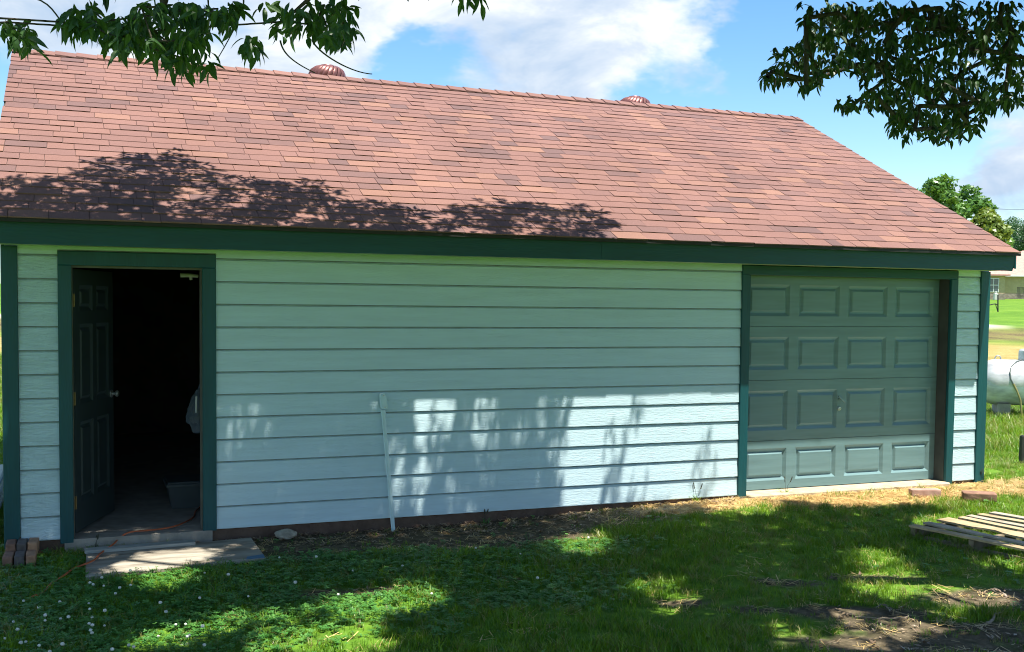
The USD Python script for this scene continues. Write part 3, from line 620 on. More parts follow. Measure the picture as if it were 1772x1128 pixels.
for o in (.12, 1.6):
    q = st + axd * o
    MB().hexa([tuple(q + axd * sa * .10 + sxd * sb * .26 + [0, 0, z]) for z in (-.62, -.36) for sa, sb in ((-1, -1), (1, -1), (1, 1), (-1, 1))]).build('support_block', m_block, tank)
vw = -(FWD - FWD @ axd * axd); vw /= np.linalg.norm(vw); vw[2] = 0
pts = [st + axd * (.42 + dx) + vw * (rad * math.sin(q) + .012) * 1.0 + np.array([0, 0, rad * math.cos(q) + .012]) for q, dx in ((.15, 0), (.45, -.12), (.8, -.22), (1.1, -.25), (1.4, -.24), (1.6, -.20))]
MB().tube(pts, .011, 8).build('hose', m_hose, tank, 30)
pts2 = [pts[-1], pts[-1] + axd * .06 + [0, 0, -.12], pts[-1] + axd * .12 + [0, 0, -.28], pts[-1] + axd * .15 + vw * .0 + [0, 0, -.55]]
MB().tube(pts2, .016, 8).build('gas_pipe', m_yellow, tank, 30)
pp = at_depth(1768, 778, 13.2); pz = float(ground_z(pp[0], pp[1]))
stp = thing('steel_post', 'short black steel post in the sunny grass at the right edge', 'post', (pp[0], pp[1], pz))
MB().bevel((-.022, -.022, -.05), (.022, .022, .34), .004).build('upright', m_post, stp)
MB().tube([(0, 0, .33), (.25, -.02, .34), (.5, -.06, .33)], .018, 8).build('crossbar', m_post, stp, 30)

# boards beyond the left corner
lb = thing('board_stack', 'stack of pale boards with a blue one beyond the left corner', 'board stack', (-.75, 1.0, -.1))
for k in range(7):
    j = rng.uniform(-.03, .03, 2)
    MB().bevel((-.5 + j[0], -.7 + j[1], .002 + k * .052), (.50 + j[0], 1.3 + j[1], .050 + k * .052), .003).build('board', m_bluepaint if k == 5 else m_plank, lb, **({'label': 'blue painted board'} if k == 5 else {}))
db = thing('dark_barrel', 'dark rusty barrel standing behind the pale board stack at left', 'barrel', (-1.15, 3.6, float(ground_z(-1.15, 3.6))))
MB().lathe([(0, 0), (.28, 0), (.29, .02), (.285, .29), (.297, .30), (.285, .31), (.285, .58), (.297, .59), (.285, .60), (.285, .86), (.292, .88), (.28, .88), (.27, .85), (0, .85)], 32).build('drum', mat('rusty_drum', (.035, .025, .02), .7, .4, 6.0), db, 40)

# ------------------------------------------------------------------ far house
H0 = at_depth(1708, 515, 131); gzh = float(ground_z(H0[0], H0[1]))
hr = _rt * 1.0; hf = _fw * 1.0   # the house faces the yard
hb = math.atan2(hr[1], hr[0])
house = thing('far_house', 'tan brick house with pinkish hip roof and stone base on the far rise', 'house', (H0[0], H0[1], gzh - .15), hb)
m_hwall = mat('tan_house_wall', (.45, .36, .20), .8, .08, 3.0)
m_hroof = mat('pinkish_roof', (.38, .22, .18), .9, .12, 4.0)
m_hstone = usdkit.material(stage, '/World/Looks/stone_veneer', {'ge': ('geometry', {}), 'b': ('brick_texture', {'color1': (.16, .13, .10), 'color2': (.30, .25, .20), 'mortar': (.28, .25, .21), 'scale': 2.0, 'mortar_size': .01}), 'mp': ('mapping', {'rotation': (math.pi / 2, 0, 0)}), 'p': ('principled_bsdf', {'roughness': .9})}, [('ge.position', 'mp.vector'), ('mp.vector', 'b.vector'), ('b.color', 'p.base_color')], surface='p.BSDF')
m_glass = usdkit.material(stage, '/World/Looks/window_glass', {'p': ('principled_bsdf', {'base_color': (.05, .09, .10), 'roughness': .08, 'specular_ior_level': .8})}, [], surface='p.BSDF')
m_trimw = mat('white_trim', (.75, .74, .70), .6, .04, 3.0)
MB().box((-2.2, 0, .9), (2.1, 9, 3.15)).build('wing_wall', m_hwall, house); MB().box((-2.24, -.06, 0), (2.14, 9, .9)).build('stone_base', m_hstone, house)
MB().box((2.15, 1.6, .9), (18, 11, 3.15)).build('main_wall', m_hwall, house); MB().box((2.15, 1.55, 0), (18, 11, .9)).build('stone_base', m_hstone, house)
def hip(x0, y0, x1, y1, z0, z1, o=.45):
    x0 -= o; x1 += o; y0 -= o; y1 += o; h = min(x1 - x0, y1 - y0) / 2
    ra, rb = ((x0 + h, (y0 + y1) / 2), (x1 - h, (y0 + y1) / 2)) if x1 - x0 > y1 - y0 else (((x0 + x1) / 2, y0 + h), ((x0 + x1) / 2, y1 - h))
    P = [(x0, y0, z0), (x1, y0, z0), (x1, y1, z0), (x0, y1, z0), (*ra, z1), (*rb, z1), (x0, y0, z0 - .18), (x1, y0, z0 - .18), (x1, y1, z0 - .18), (x0, y1, z0 - .18)]
    if x1 - x0 > y1 - y0: Fc = [[0, 1, 5], [0, 5, 4], [1, 2, 5], [2, 3, 4], [2, 4, 5], [3, 0, 4]]
    else: Fc = [[0, 1, 4], [1, 2, 5], [1, 5, 4], [2, 3, 5], [3, 0, 4], [3, 4, 5]]
    for a_ in range(4): b_ = (a_ + 1) % 4; Fc += [[a_, 6 + a_, 6 + b_], [a_, 6 + b_, b_]]
    Fc += [[6, 8, 7], [6, 9, 8]]
    return np.array(P, float), np.array(Fc)
m1 = hip(2.3, 1.6, 18, 11, 3.2, 6.4)
rf = obj('roof', m1, m_hroof, house); obj('roof', hip(-2.2, 0, 2.1, 9, 3.2, 4.6), m_hroof, house)
MB().box((2.1, 1.1, 3.0), (18.4, 1.13, 3.2)).build('gutter', m_trimw, house)
wn = MB().box((.05, -.10, 1.05), (1.35, -.001, 2.75)).build('window', m_trimw, house)
for x0 in (.13, .74):
    for z0 in (1.13, 1.94): MB().box((x0, -.112, z0), (x0 + .53, -.101, z0 + .73)).build('pane', m_glass, wn)
wn = MB().box((6.0, 1.50, 1.05), (8.0, 1.599, 2.6)).build('window', m_trimw, house)
for x0 in (6.08, 7.04): MB().box((x0, 1.49, 1.13), (x0 + .88, 1.499, 2.52)).build('pane', m_glass, wn)
MB().box((2.16, 1.45, .9), (2.26, 1.54, 3.0)).build('downspout', m_trimw, house)
ac = thing('white_utility_box', 'small white utility box at the foot of the far house', 'utility box', tuple(at_depth(1723, 513, 129.5)), hb)
MB().bevel((-.22, -.2, -.4), (.22, .2, .35), .03).build('cabinet', m_pale, ac); MB().bevel((-.10, -.1, .35), (.10, .1, .62), .02).build('meter', m_pale, ac)
fn = thing('metal_fence', 'short run of black metal fence beside the far house', 'fence', tuple(at_depth(1760, 514, 126)), hb)
for k in range(12): MB().box((k * .14 - .02, -.02, -.2), (k * .14 + .02, .02, 1.15)).build('picket', m_post, fn)
for z in (.1, 1.05): MB().box((-.05, -.035, z), (1.65, -.021, z + .06)).build('rail', m_post, fn)
# dead trellis like frame of thin branches on the lawn
fr_ = thing('swing_frame', 'dark thin frame of posts standing on the far lawn', 'frame', tuple(at_depth(1722, 545, 92)), hb)
fz = fr_.GetPath()
MB().tube([(.25, 0, -.3), (.18, 0, 1.7)], .06, 8).build('post', m_post, fr_, 30); MB().tube([(-.9, .1, -.3), (-.85, .1, 1.5)], .05, 8).build('post', m_post, fr_, 30)
MB().tube([(-1.0, .06, .75), (.0, .02, .95), (.22, 0, .85)], .045, 8).build('crossbar', m_post, fr_, 30); MB().tube([(.0, 0.02, .95), (.2, .0, .35)], .035, 8).build('brace', m_post, fr_, 30)

# ------------------------------------------------------------------ far trees
def leaf_cards(n, rad, size, seed):
    r = np.random.default_rng(seed); d = r.normal(size=(n, 3)); d /= np.linalg.norm(d, axis=1, keepdims=True)
    c = d * rad * r.uniform(.35, 1, (n, 1)) ** .6
    a = r.normal(size=(n, 3)); a /= np.linalg.norm(a, axis=1, keepdims=True); b_ = np.cross(a, d); b_ /= np.linalg.norm(b_, axis=1, keepdims=True) + 1e-9
    s_ = size * r.uniform(.6, 1.3, (n, 1))
    V = np.stack([c - a * s_, c + b_ * s_ * .5, c + a * s_, c - b_ * s_ * .5], 1).reshape(-1, 3)
    return V, np.arange(4 * n).reshape(-1, 4)
def far_tree(name, label, base, h, crown_r, m, seed, cat='tree', lean=0, dens=1.0, shape=1.0, group=None):
    r = np.random.default_rng(seed); t_ = thing(name, label, cat, base)
    b = MB(); top = np.array([lean, 0, h * .75])
    b.tube([np.array([0, 0, -.3]), top * .35 + [.1, 0, 0], top * .7, top], [crown_r * .09, crown_r * .07, crown_r * .04, crown_r * .015], 8)
    V, Fq = [], []; n0 = 0; nc = int(26 * dens)
    for k in range(nc):
        u_ = r.normal(size=3); u_ /= np.linalg.norm(u_); u_[2] = u_[2] * .9
        c = np.array([lean, 0, h - crown_r * shape * 1.0]) + u_ * np.array([crown_r, crown_r, crown_r * shape]) * r.uniform(.45, .85)
        if r.random() < .5: b.tube([top * r.uniform(.35, .9), (top * .6 + c) / 2, c], [crown_r * .03, crown_r * .02, crown_r * .008], 5)
        v_, f_ = leaf_cards(int(230), crown_r * r.uniform(.28, .46), .17, seed * 100 + k); v_ = v_ * [1, 1, .8] + c
        V.append(v_); Fq.append(f_ + n0); n0 += len(v_)
    b.build('trunk', m_bark, t_, 40); obj('crown', (np.vstack(V), np.vstack(Fq)), m, t_)
def gbase(u, D):
    p = at_depth(u, 520, D); return (p[0], p[1], float(ground_z(p[0], p[1])))
far_tree('shade_tree', 'rounded light green tree beyond the roof, tallest of the group at right', gbase(1622, 62), 9.0, 1.75, m_far_green, 1, shape=1.25)
far_tree('shade_tree', 'open bluish green tree with bare twigs right of the tallest one', gbase(1668, 66), 8.9, 1.6, m_far_green, 2, dens=.8, shape=1.5)
far_tree('shade_tree', 'yellow tinged bushy tree at the right end of the group beyond the roof', gbase(1700, 60), 7.2, 1.35, m_far_yellow, 3, shape=1.15)
far_tree('shade_tree', 'mid green tree behind the yellow tinged one', gbase(1690, 64), 6.6, 1.6, m_far_green, 4, shape=.9)
far_tree('shade_tree', 'dark green tree behind the roof of the far house, left one', gbase(1752, 172), 13.0, 3.6, m_far_dark, 5, shape=1.2, dens=1.4)
far_tree('shade_tree', 'dark green tree behind the far house, at the right frame edge', gbase(1790, 165), 13.5, 4.0, m_far_dark, 6, shape=1.2, dens=1.4)
# overhead wires
for u0, v0, v1, D, lab in ((1500, 350, 354, 75, 'thin power line crossing the sky above the dark far trees, upper one'), (1500, 405, 408, 75, 'thin power line crossing low by the dark far trees, lower one')):
    p0, p1 = at_depth(u0, v0, D), at_depth(2100, v1 + 6, D + 10); s_ = np.linspace(0, 1, 24)[:, None]
    w = p0 * (1 - s_) + p1 * s_; w[:, 2] -= .35 * (4 * s_[:, 0] * (1 - s_[:, 0]))
    obj('power_line', MB().tube(w, .016, 6).mesh(), m_post, None, True, label=lab, cat='power line')

# ------------------------------------------------------------------ instancing
def quat_from(axis_x, axis_y, axis_z):
    m = np.stack([axis_x, axis_y, axis_z], -1); from scipy.spatial.transform import Rotation as Ro
    return Ro.from_matrix(m).as_quat()   # xyzw
def instancer(path, protos, pos, quat, scale, ids):
    pi = UsdGeom.PointInstancer.Define(stage, path); targets = []
    for k, parts in enumerate(protos):
        x = UsdGeom.Xform.Define(stage, f'{path}/prototypes/kind_{"abcdefghijkl"[k]}')
        for nme, msh, m, sm in parts: usdkit.mesh(stage, f'{x.GetPath()}/{nme}', msh, m, sm)
        targets.append(x.GetPath())
    pi.CreatePrototypesRel().SetTargets(targets)
    pi.CreatePositionsAttr(Vt.Vec3fArray.FromNumpy(np.ascontiguousarray(pos, np.float32)))
    q = np.ascontiguousarray(quat, np.float32)
    pi.CreateOrientationsAttr(Vt.QuathArray([Gf.Quath(float(a[3]), float(a[0]), float(a[1]), float(a[2])) for a in q]))
    sc = np.asarray(scale, np.float32); sc = np.repeat(sc[:, None], 3, 1) if sc.ndim == 1 else sc
    pi.CreateScalesAttr(Vt.Vec3fArray.FromNumpy(np.ascontiguousarray(sc)))
    pi.CreateProtoIndicesAttr(Vt.IntArray.FromNumpy(np.ascontiguousarray(ids, np.int32)))
    return pi.GetPrim()
from scipy.spatial.transform import Rotation as Ro
def zquat(n, r, tilt=.15):
    return (Ro.from_euler('z', r.uniform(0, 2 * np.pi, n)) * Ro.from_euler('x', r.normal(0, tilt, n)) * Ro.from_euler('z', r.uniform(0, 6.28, n))).as_quat()

# grass
def tuft(n, hgt, spread, width, seed, lean=.6):
    r = np.random.default_rng(seed); b = MB()
    for k in range(n):
        a = r.uniform(0, 6.28); o = np.array([math.cos(a), math.sin(a), 0]) * spread * math.sqrt(r.random()); h = hgt * r.uniform(.45, 1.1)
        d = r.uniform(0, 6.28); ld = np.array([math.cos(d), math.sin(d), 0]) * h * lean * r.uniform(.2, 1.3); sd_ = np.array([-math.sin(d + r.normal(0, .6)), math.cos(d), 0]) * width * r.uniform(.7, 1.2)
        P = []
        for t_, w in ((0, 1), (.45, .85), (.8, .5)):
            c = o + ld * t_ ** 2 + np.array([0, 0, h * t_ * (1 - .15 * t_)]); P += [c - sd_ * w / 2, c + sd_ * w / 2]
        P.append(o + ld + np.array([0, 0, h * .84]))
        b.add(P, [[0, 1, 3], [0, 3, 2], [2, 3, 5], [2, 5, 4], [4, 5, 6]])
    return b.mesh()
lawn_protos = [[('blades', tuft(16, .075, .055, .0045, s), m_grass, False)] for s in (1, 2, 3, 4)] + [[('blades', tuft(12, .10, .05, .005, 5, .8), m_grass_y, False)], [('blades', tuft(9, .06, .06, .004, 6, 1.3), m_dry, False)], [('blades', tuft(12, .15, .05, .005, 8, .9), m_grass, False)]]
r = np.random.default_rng(11)
def wedge(n, d0, d1, margin=.28):
    dd = np.sqrt(r.uniform(d0 ** 2, d1 ** 2, n)); lat = r.uniform(-.472 - margin * 3 / np.maximum(dd, 3), .472 + margin * 3 / np.maximum(dd, 3), n)
    x = CAM[0] + _fw[0] * dd + _rt[0] * dd * lat; y = CAM[1] + _fw[1] * dd + _rt[1] * dd * lat; return x, y, dd
def clear(x, y):
    ok = ~((x > -.10) & (x < 9.30) & (y > -.02) & (y < 7)) & ~((x > 6.3) & (x < 8.82) & (y > -.12))
    b = Polygon([c[:2] for c in cs]).buffer(.01); ok &= ~contains_xy(b, x, y)
    return ok & ~((x > -.11) & (x < .13) & (y > -.45) & (y < -.01))
x, y, dd = wedge(120000, 4.6, 14)
s_, h_, c_ = fields(x, y); nn = meshkit.fbm(np.stack([x * 1.6, y * 1.6, 0 * x], -1), seed=41, octaves=3)
dens = (1 - .93 * s_) * (1 - .90 * h_) * (1 - .45 * c_) * np.clip(.55 + 1.2 * (nn - .35), .25, 1)
keep = clear(x, y) & (r.random(len(x)) < dens * .55)
x, y, dd, s_, h_, nn = x[keep], y[keep], dd[keep], s_[keep], h_[keep], nn[keep]
x2, y2, dd2 = wedge(60000, 14, 34, .05); lat2 = ((x2 - CAM[0]) * _rt[0] + (y2 - CAM[1]) * _rt[1]) / dd2
k2 = clear(x2, y2) & ((lat2 > .40) | (lat2 < -.44)); x2, y2, dd2 = x2[k2], y2[k2], dd2[k2]
ids = np.where(r.random(len(x)) < .06 + .30 * s_ + .25 * h_, 5, np.where(r.random(len(x)) < .12 + .22 * (nn < .42), 4, r.integers(0, 4, len(x))))
ids = np.where((r.random(len(x)) < .02), 6, ids); ids2 = np.where(r.random(len(x2)) < .25, 4, r.integers(0, 4, len(x2)))
px, py_, pd_, pid = np.concatenate([x, x2]), np.concatenate([y, y2]), np.concatenate([dd, dd2]), np.concatenate([ids, ids2])
pos = np.stack([px, py_, ground_z(px, py_) - .006], 1); sc = r.uniform(.65, 1.25, len(px)) * np.where(pd_ > 14, 1.7, 1.0)
sc[:len(x)] *= np.clip(.75 + .8 * (nn - .4) , .6, 1.25) * (1 - .35 * s_)
g = instancer('/World/lawn_grass', lawn_protos, pos, zquat(len(px), r), sc, pid)
tag(g, 'green lawn grass with yellow and dry tufts before the garage', 'grass', kind='stuff')
# clover with white flower heads
def clover_leaf(seed, n=5):
    rr = np.random.default_rng(seed); b = MB()
    for k in range(n):
        o = np.array([*rr.normal(0, .022, 2), rr.uniform(.02, .05)]); a0 = rr.uniform(0, 6.28); s = rr.uniform(.009, .014)
        b.tube([np.array([o[0] * .6, o[1] * .6, 0]), o], .0008, 3, False)
        for q in range(3):
            a = a0 + q * 2.094; d = np.array([math.cos(a), math.sin(a), .15]); e = np.array([-math.sin(a), math.cos(a), 0])
            b.add([o, o + d * s * .8 + e * s * .62, o + d * s * 1.5 + e * s * .25, o + d * s * 1.5 - e * s * .25, o + d * s * .8 - e * s * .62], [[0, 1, 2], [0, 2, 3], [0, 3, 4]])
    return b.mesh()
fl = trimesh.creation.icosphere(2, 1.0); fv = np.array(fl.vertices); fv = fv * (1 + (meshkit.noise(fv * 6, 3)[:, None] - .5) * .5) * [.0085, .0085, .0075] + [0, 0, .055]
stem = MB().tube([(0, 0, 0), (.002, 0, .03), (0, 0, .05)], .001, 4, False).mesh()
cl_protos = [[('leaves', clover_leaf(s), m_clover, False)] for s in (1, 2, 3)] + [[('head', (fv, fl.faces), m_flower, True), ('stem', stem, m_clover, False)]]
x, y, dd = wedge(60000, 4.8, 10.5); s_, h_, c_ = fields(x, y); keep = clear(x, y) & (r.random(len(x)) < np.clip(c_ + .015, 0, 1) * .58) & (h_ < .3)
x, y = x[keep], y[keep]; ids = r.integers(0, 3, len(x))
wf = np.exp(-(((x + .1) / 1.1) ** 2 + ((y + 2.35) / .75) ** 2)); ids = np.where(r.random(len(x)) < .075 * wf + .004, 3, ids)
g = instancer('/World/clover', cl_protos, np.stack([x, y, ground_z(x, y) - .004], 1), zquat(len(x), r, .25), np.where(ids == 3, r.uniform(.8, 1.3, len(x)), r.uniform(.5, 1.15, len(x))), ids)
tag(g, 'low clover with white flower heads in front of the doorway', 'clover', kind='stuff')
# straw and leaf litter
def straw_bits(seed, n=8):
    rr = np.random.default_rng(seed); b = MB()
    for k in range(n):
        c = np.array([*rr.normal(0, .035, 2), rr.uniform(.002, .014)]); a = rr.uniform(0, 6.28); L = rr.uniform(.02, .06); d = np.array([math.cos(a), math.sin(a), rr.normal(0, .15)]) * L; e = np.array([-math.sin(a), math.cos(a), 0]) * .0022
        b.add([c - d - e, c - d + e, c + d + e, c + d - e], [[0, 3, 2, 1]])
    return b.mesh()
def litter_bits(seed, n=4):
    rr = np.random.default_rng(seed); b = MB()
    for k in range(n):
        c = np.array([*rr.normal(0, .04, 2), rr.uniform(.006, .016)]); a = rr.uniform(0, 6.28); L = rr.uniform(.012, .026); d = np.array([math.cos(a), math.sin(a), rr.normal(0, .3)]) * L; e = np.array([-math.sin(a), math.cos(a), rr.normal(0, .3)]) * L * .4
        b.add([c - d, c + e + [0, 0, .004], c + d, c - e], [[0, 1, 2], [0, 2, 3]])
    return b.mesh()
x, y, dd = wedge(60000, 4.8, 13); s_, h_, c_ = fields(x, y)
rr_ = r.random(len(x)); isst = clear(x, y) & (rr_ < h_ * .8 + s_ * .035 + .006); 
xs, ys = x[isst], y[isst]
g = instancer('/World/straw', [[('bits', straw_bits(s), m_dry, False)] for s in (1, 2, 3)], np.stack([xs, ys, ground_z(xs, ys)], 1), zquat(len(xs), r, .1), r.uniform(.7, 1.3, len(xs)), r.integers(0, 3, len(xs)))
tag(g, 'dry straw scattered before the garage door and over bare soil', 'straw', kind='stuff')
isl = clear(x, y) & (r.random(len(x)) < s_ * (.10 + .5 * np.exp(-(y / .3) ** 2))); xs, ys = x[isl], y[isl]
g = instancer('/World/leaf_litter', [[('bits', litter_bits(s), m_litter, False)] for s in (1, 2, 3)], np.stack([xs, ys, ground_z(xs, ys) + .003], 1), zquat(len(xs), r, .1), r.uniform(.5, 1.1, len(xs)), r.integers(0, 3, len(xs)))
tag(g, 'dead leaf litter on the bare soil along the foundation', 'leaf litter', kind='stuff')
# weeds that stand apart
def weed_plant(u, v, h, n, label, seed, z=-.04, m=None):
    p = at(u, v, 2, z); p = np.array([p[0], min(p[1], -.04), 0]); p[2] = float(ground_z(p[0], p[1]))
    t_ = thing('weed', label, 'weed', tuple(p)); rr = np.random.default_rng(seed)
    MB().add(*tuft(n, h * .55, .04, .007, seed, 1.1)).build('blades', m or m_grass, t_)
    for k in range(2):
        a = rr.uniform(0, 6.28); e = np.array([math.cos(a) * h * .35, math.sin(a) * h * .12, h * rr.uniform(.8, 1.05)])
        b = MB().tube([np.zeros(3), e * [.3, .3, .55], e], [.0022, .0018, .001], 4)
        for q in range(5): c = e * (.72 + .06 * q); b.add([c, c + [.008, 0, .006], c + [.002, .004, .02], c + [-.006, 0, .008]], [[0, 1, 2], [0, 2, 3]])
        b.build('stem', m_twig, t_)
weed_plant(1312, 846, .20, 14, 'tall thin seeding weed at the left foot of the garage door', 51)
weed_plant(1662, 828, .16, 22, 'grassy weed growing at the foot of the right siding strip', 52)
weed_plant(1200, 868, .17, 16, 'upright green weed against the sunlit siding bottom', 53)
weed_plant(838, 905, .12, 18, 'light green leafy weed by the foundation right of the conduit', 54, z=-.09, m=m_clover)
weed_plant(165, 948, .12, 24, 'leafy dark weed at the left end of the door step', 55, z=-.09, m=m_clover)
weed_plant(30, 935, .14, 8, 'thin grass sprig in front of the left corner trim', 56, z=-.09)

# ------------------------------------------------------------------ the two shade trees
ZONES_L = [Polygon(p) for p in ([(8, 20), (70, 40), (70, 92), (0, 88), (0, 40)], [(75, 25), (120, 25), (112, 80), (80, 75)],
    [(95, 0), (98, 40), (110, 68), (150, 58), (178, 72), (205, 96), (222, 98), (240, 86), (268, 90), (282, 135), (318, 150), (345, 128), (386, 108), (376, 80), (360, 62), (372, 48), (405, 44), (432, 20), (430, 0)],
    [(398, 55), (445, 60), (448, 90), (410, 96)], [(445, 0), (442, 36), (466, 70), (500, 60), (536, 66), (570, 80), (604, 76), (622, 40), (646, 12), (640, 0)], [(780, 0), (842, 0), (836, 12), (812, 12)])]
ZONES_R = [Polygon(p) for p in ([(1372, 0), (1392, 40), (1376, 78), (1340, 82), (1330, 108), (1308, 140), (1330, 150), (1362, 142), (1400, 162), (1440, 130), (1470, 120), (1500, 150), (1480, 165), (1415, 178), (1420, 188), (1500, 190), (1530, 205), (1560, 245), (1600, 238), (1640, 250), (1690, 228), (1712, 190), (1772, 180), (1772, 0)],)]
def strip_leaf(L, W, seed, droop=.35, n=4):
    rr = np.random.default_rng(seed); t = np.linspace(0, 1, n + 1); w = W / 2 * np.sin(np.pi * np.clip(t, .03, 1) ** .8) ** .8; w[-1] = .0003; w[0] = .0012
    zc = -droop * L * t ** 2; P = []
    for a, b, z in zip(t, w, zc): P += [(a * L, -b, z + b * .35), (a * L, 0, z), (a * L, b, z + b * .35)]
    Fc = []
    for i in range(n):
        a = i * 3
        for e in (0, 1): Fc.append([a + e, a + 3 + e, a + 4 + e, a + 1 + e])
    return np.array(P), np.array(Fc)
def spray(seed, n=20, L=.34, leaf=.10):
    rr = np.random.default_rng(seed); lv = MB(); tw = MB()
    pts = np.array([(L * t, .04 * math.sin(t * 3 + seed), -.10 * t * t * L / .34) for t in np.linspace(0, 1, 7)]) - [L * .5, 0, -.03]; tw.tube(pts, np.linspace(.004, .0015, 7), 4, False)
    for k in range(n):
        t = rr.uniform(.12, 1.0); c = np.array([np.interp(t, np.linspace(0, 1, 7), pts[:, j]) for j in range(3)])
        yaw_ = rr.normal(0, 1.1) + (1 if k % 2 else -1) * .6; pit = rr.uniform(-1.1, .2); rol = rr.normal(0, .6)
        v_, f_ = strip_leaf(leaf * rr.uniform(.7, 1.2), leaf * .34, k, rr.uniform(.1, .5))
        v_ = Ro.from_euler('xyz', [rol, -pit, yaw_]).apply(v_) + c; lv.add(v_, f_)
    return [('leaves', lv.mesh(), m_leaf, False), ('twig', tw.mesh(), m_twig, False)]
# where the sun reaches in the photograph's surfaces: leaves may not shade these
SHADE_ROOF = Polygon([(-60, 300), (0, 300), (60, 300), (120, 275), (170, 262), (300, 252), (350, 272), (420, 298), (480, 297), (560, 305), (620, 328), (680, 342), (740, 350), (790, 342), (850, 333), (920, 345), (980, 342), (1040, 355), (1085, 372), (1100, 420), (1110, 440), (-60, 400)])
LIT = unary_union([Polygon(p) for p in (
    [(1000, 690), (1075, 690), (1040, 760), (1030, 800), (1025, 880), (980, 880), (985, 800)], [(1140, 685), (1278, 685), (1278, 860), (1246, 862), (1240, 735), (1192, 722), (1176, 868), (1125, 870), (1135, 780)], [(1082, 760), (1098, 690), (1110, 690), (1100, 800), (1085, 872), (1072, 872)],
    [(725, 695), (752, 695), (750, 745), (738, 745)], [(700, 775), (728, 765), (725, 800), (705, 820)], [(822, 755), (860, 755), (850, 812), (825, 812)], [(905, 815), (920, 815), (922, 875), (906, 875)],
    [(1280, 470), (1772, 470), (1772, 880), (1700, 900), (1650, 884), (1600, 870), (1470, 876), (1400, 872), (1290, 864)], [(1225, 868), (1320, 868), (1320, 892), (1235, 890)],
    [(1572, 904), (1772, 880), (1772, 952)],
    [(985, 930), (1030, 932), (1032, 955), (980, 957)], [(1140, 1020), (1190, 1030), (1205, 1065), (1150, 1060)], [(1110, 1005), (1150, 1012), (1150, 1032), (1115, 1020)],
    [(250, 1000), (310, 995), (320, 1010), (250, 1012)], [(460, 1062), (495, 1060), (500, 1075), (462, 1078)], [(365, 1070), (410, 1068), (405, 1090), (370, 1090)], [(520, 1100), (640, 1085), (650, 1128), (430, 1128), (460, 1110)], [(240, 1098), (330, 1090), (320, 1110), (235, 1115)], [(575, 1042), (640, 1040), (650, 1065), (590, 1068)],
    [(660, 1030), (740, 1020), (742, 1045), (670, 1055)], [(205, 978), (290, 974), (300, 982), (205, 988)], [(250, 962), (345, 958), (340, 966), (255, 972)],
    [(1500, 960), (1530, 958), (1540, 975), (1500, 978)], [(1480, 1000), (1570, 990), (1580, 1025), (1500, 1030)], [(1440, 1050), (1475, 1045), (1480, 1075), (1445, 1078)], [(1580, 1065), (1640, 1062), (1640, 1080), (1585, 1082)], [(1620, 1012), (1655, 1012), (1655, 1022), (1620, 1022)], [(1650, 1035), (1730, 1030), (1730, 1045), (1655, 1045)], [(1450, 1105), (1500, 1105), (1500, 1120), (1450, 1122)], [(1530, 1092), (1570, 1090), (1570, 1102), (1530, 1104)], [(1720, 970), (1755, 970), (1755, 985), (1720, 985)], [(1335, 1090), (1370, 1088), (1372, 1110), (1340, 1110)])]).buffer(3)
def shadow_of(P):
    """first surface a sunray through P meets; returns the point and 0 ground, 1 wall, 2 roof"""
    k = -SUN / SUN[2]; P = np.atleast_2d(P)
    tg = P[:, 2] + .075; out = P + k * tg[:, None]; kind = np.zeros(len(P), int)
    den = k[2] - SL * k[1]; t = (EZ + SL * (P[:, 1] - EY) - P[:, 2]) / den; q = P + k * t[:, None]
    on = (t > 0) & (q[:, 1] > EY) & (q[:, 1] < RY) & (q[:, 0] > XL) & (q[:, 0] < XRr); out[on] = q[on]; kind[on] = 2
    t = (0 - P[:, 1]) / k[1]; q = P + k * t[:, None]; w = ~on & (P[:, 1] < 0) & (q[:, 2] > -.07) & (q[:, 2] < 1.0) & (q[:, 0] > -.1) & (q[:, 0] < 9.3) & (t > 0)
    out[w] = q[w]; kind[w] = 1
    return out, kind
OFFS = np.array([(0, 0, 0)] + [(math.cos(a), math.sin(a), 0) for a in np.arange(6) * np.pi / 3])
ALLZ = unary_union(ZONES_L + ZONES_R)
def allowed(C, rad, zones=None):
    """sprays whose leaves neither hang in the open part of the view nor shade a sunlit place"""
    ok = np.ones(len(C), bool)
    for o in OFFS:
        Pp = C + o * rad[:, None]
        if zones is None:
            u, v, z = proj(Pp - [0, 0, .10]); infr = (z > .3) & (u > -25) & (u < 1797) & (v > -22) & (v < 1150); ok &= ~infr
        S, kd = shadow_of(Pp); u, v, z = proj(S); vis = (z > .5) & (u > -10) & (u < 1782) & (v > 0) & (v < 1138)
        lit = np.where(kd == 2, ~contains_xy(SHADE_ROOF, u, v), contains_xy(LIT, u, v)) & vis
        ok &= ~lit
    return ok
r = np.random.default_rng(77)
cand = []
N = 110000
TR_A, TR_B = np.array([7.1, -5.0, 0]), np.array([-2.6, -4.3, 0])
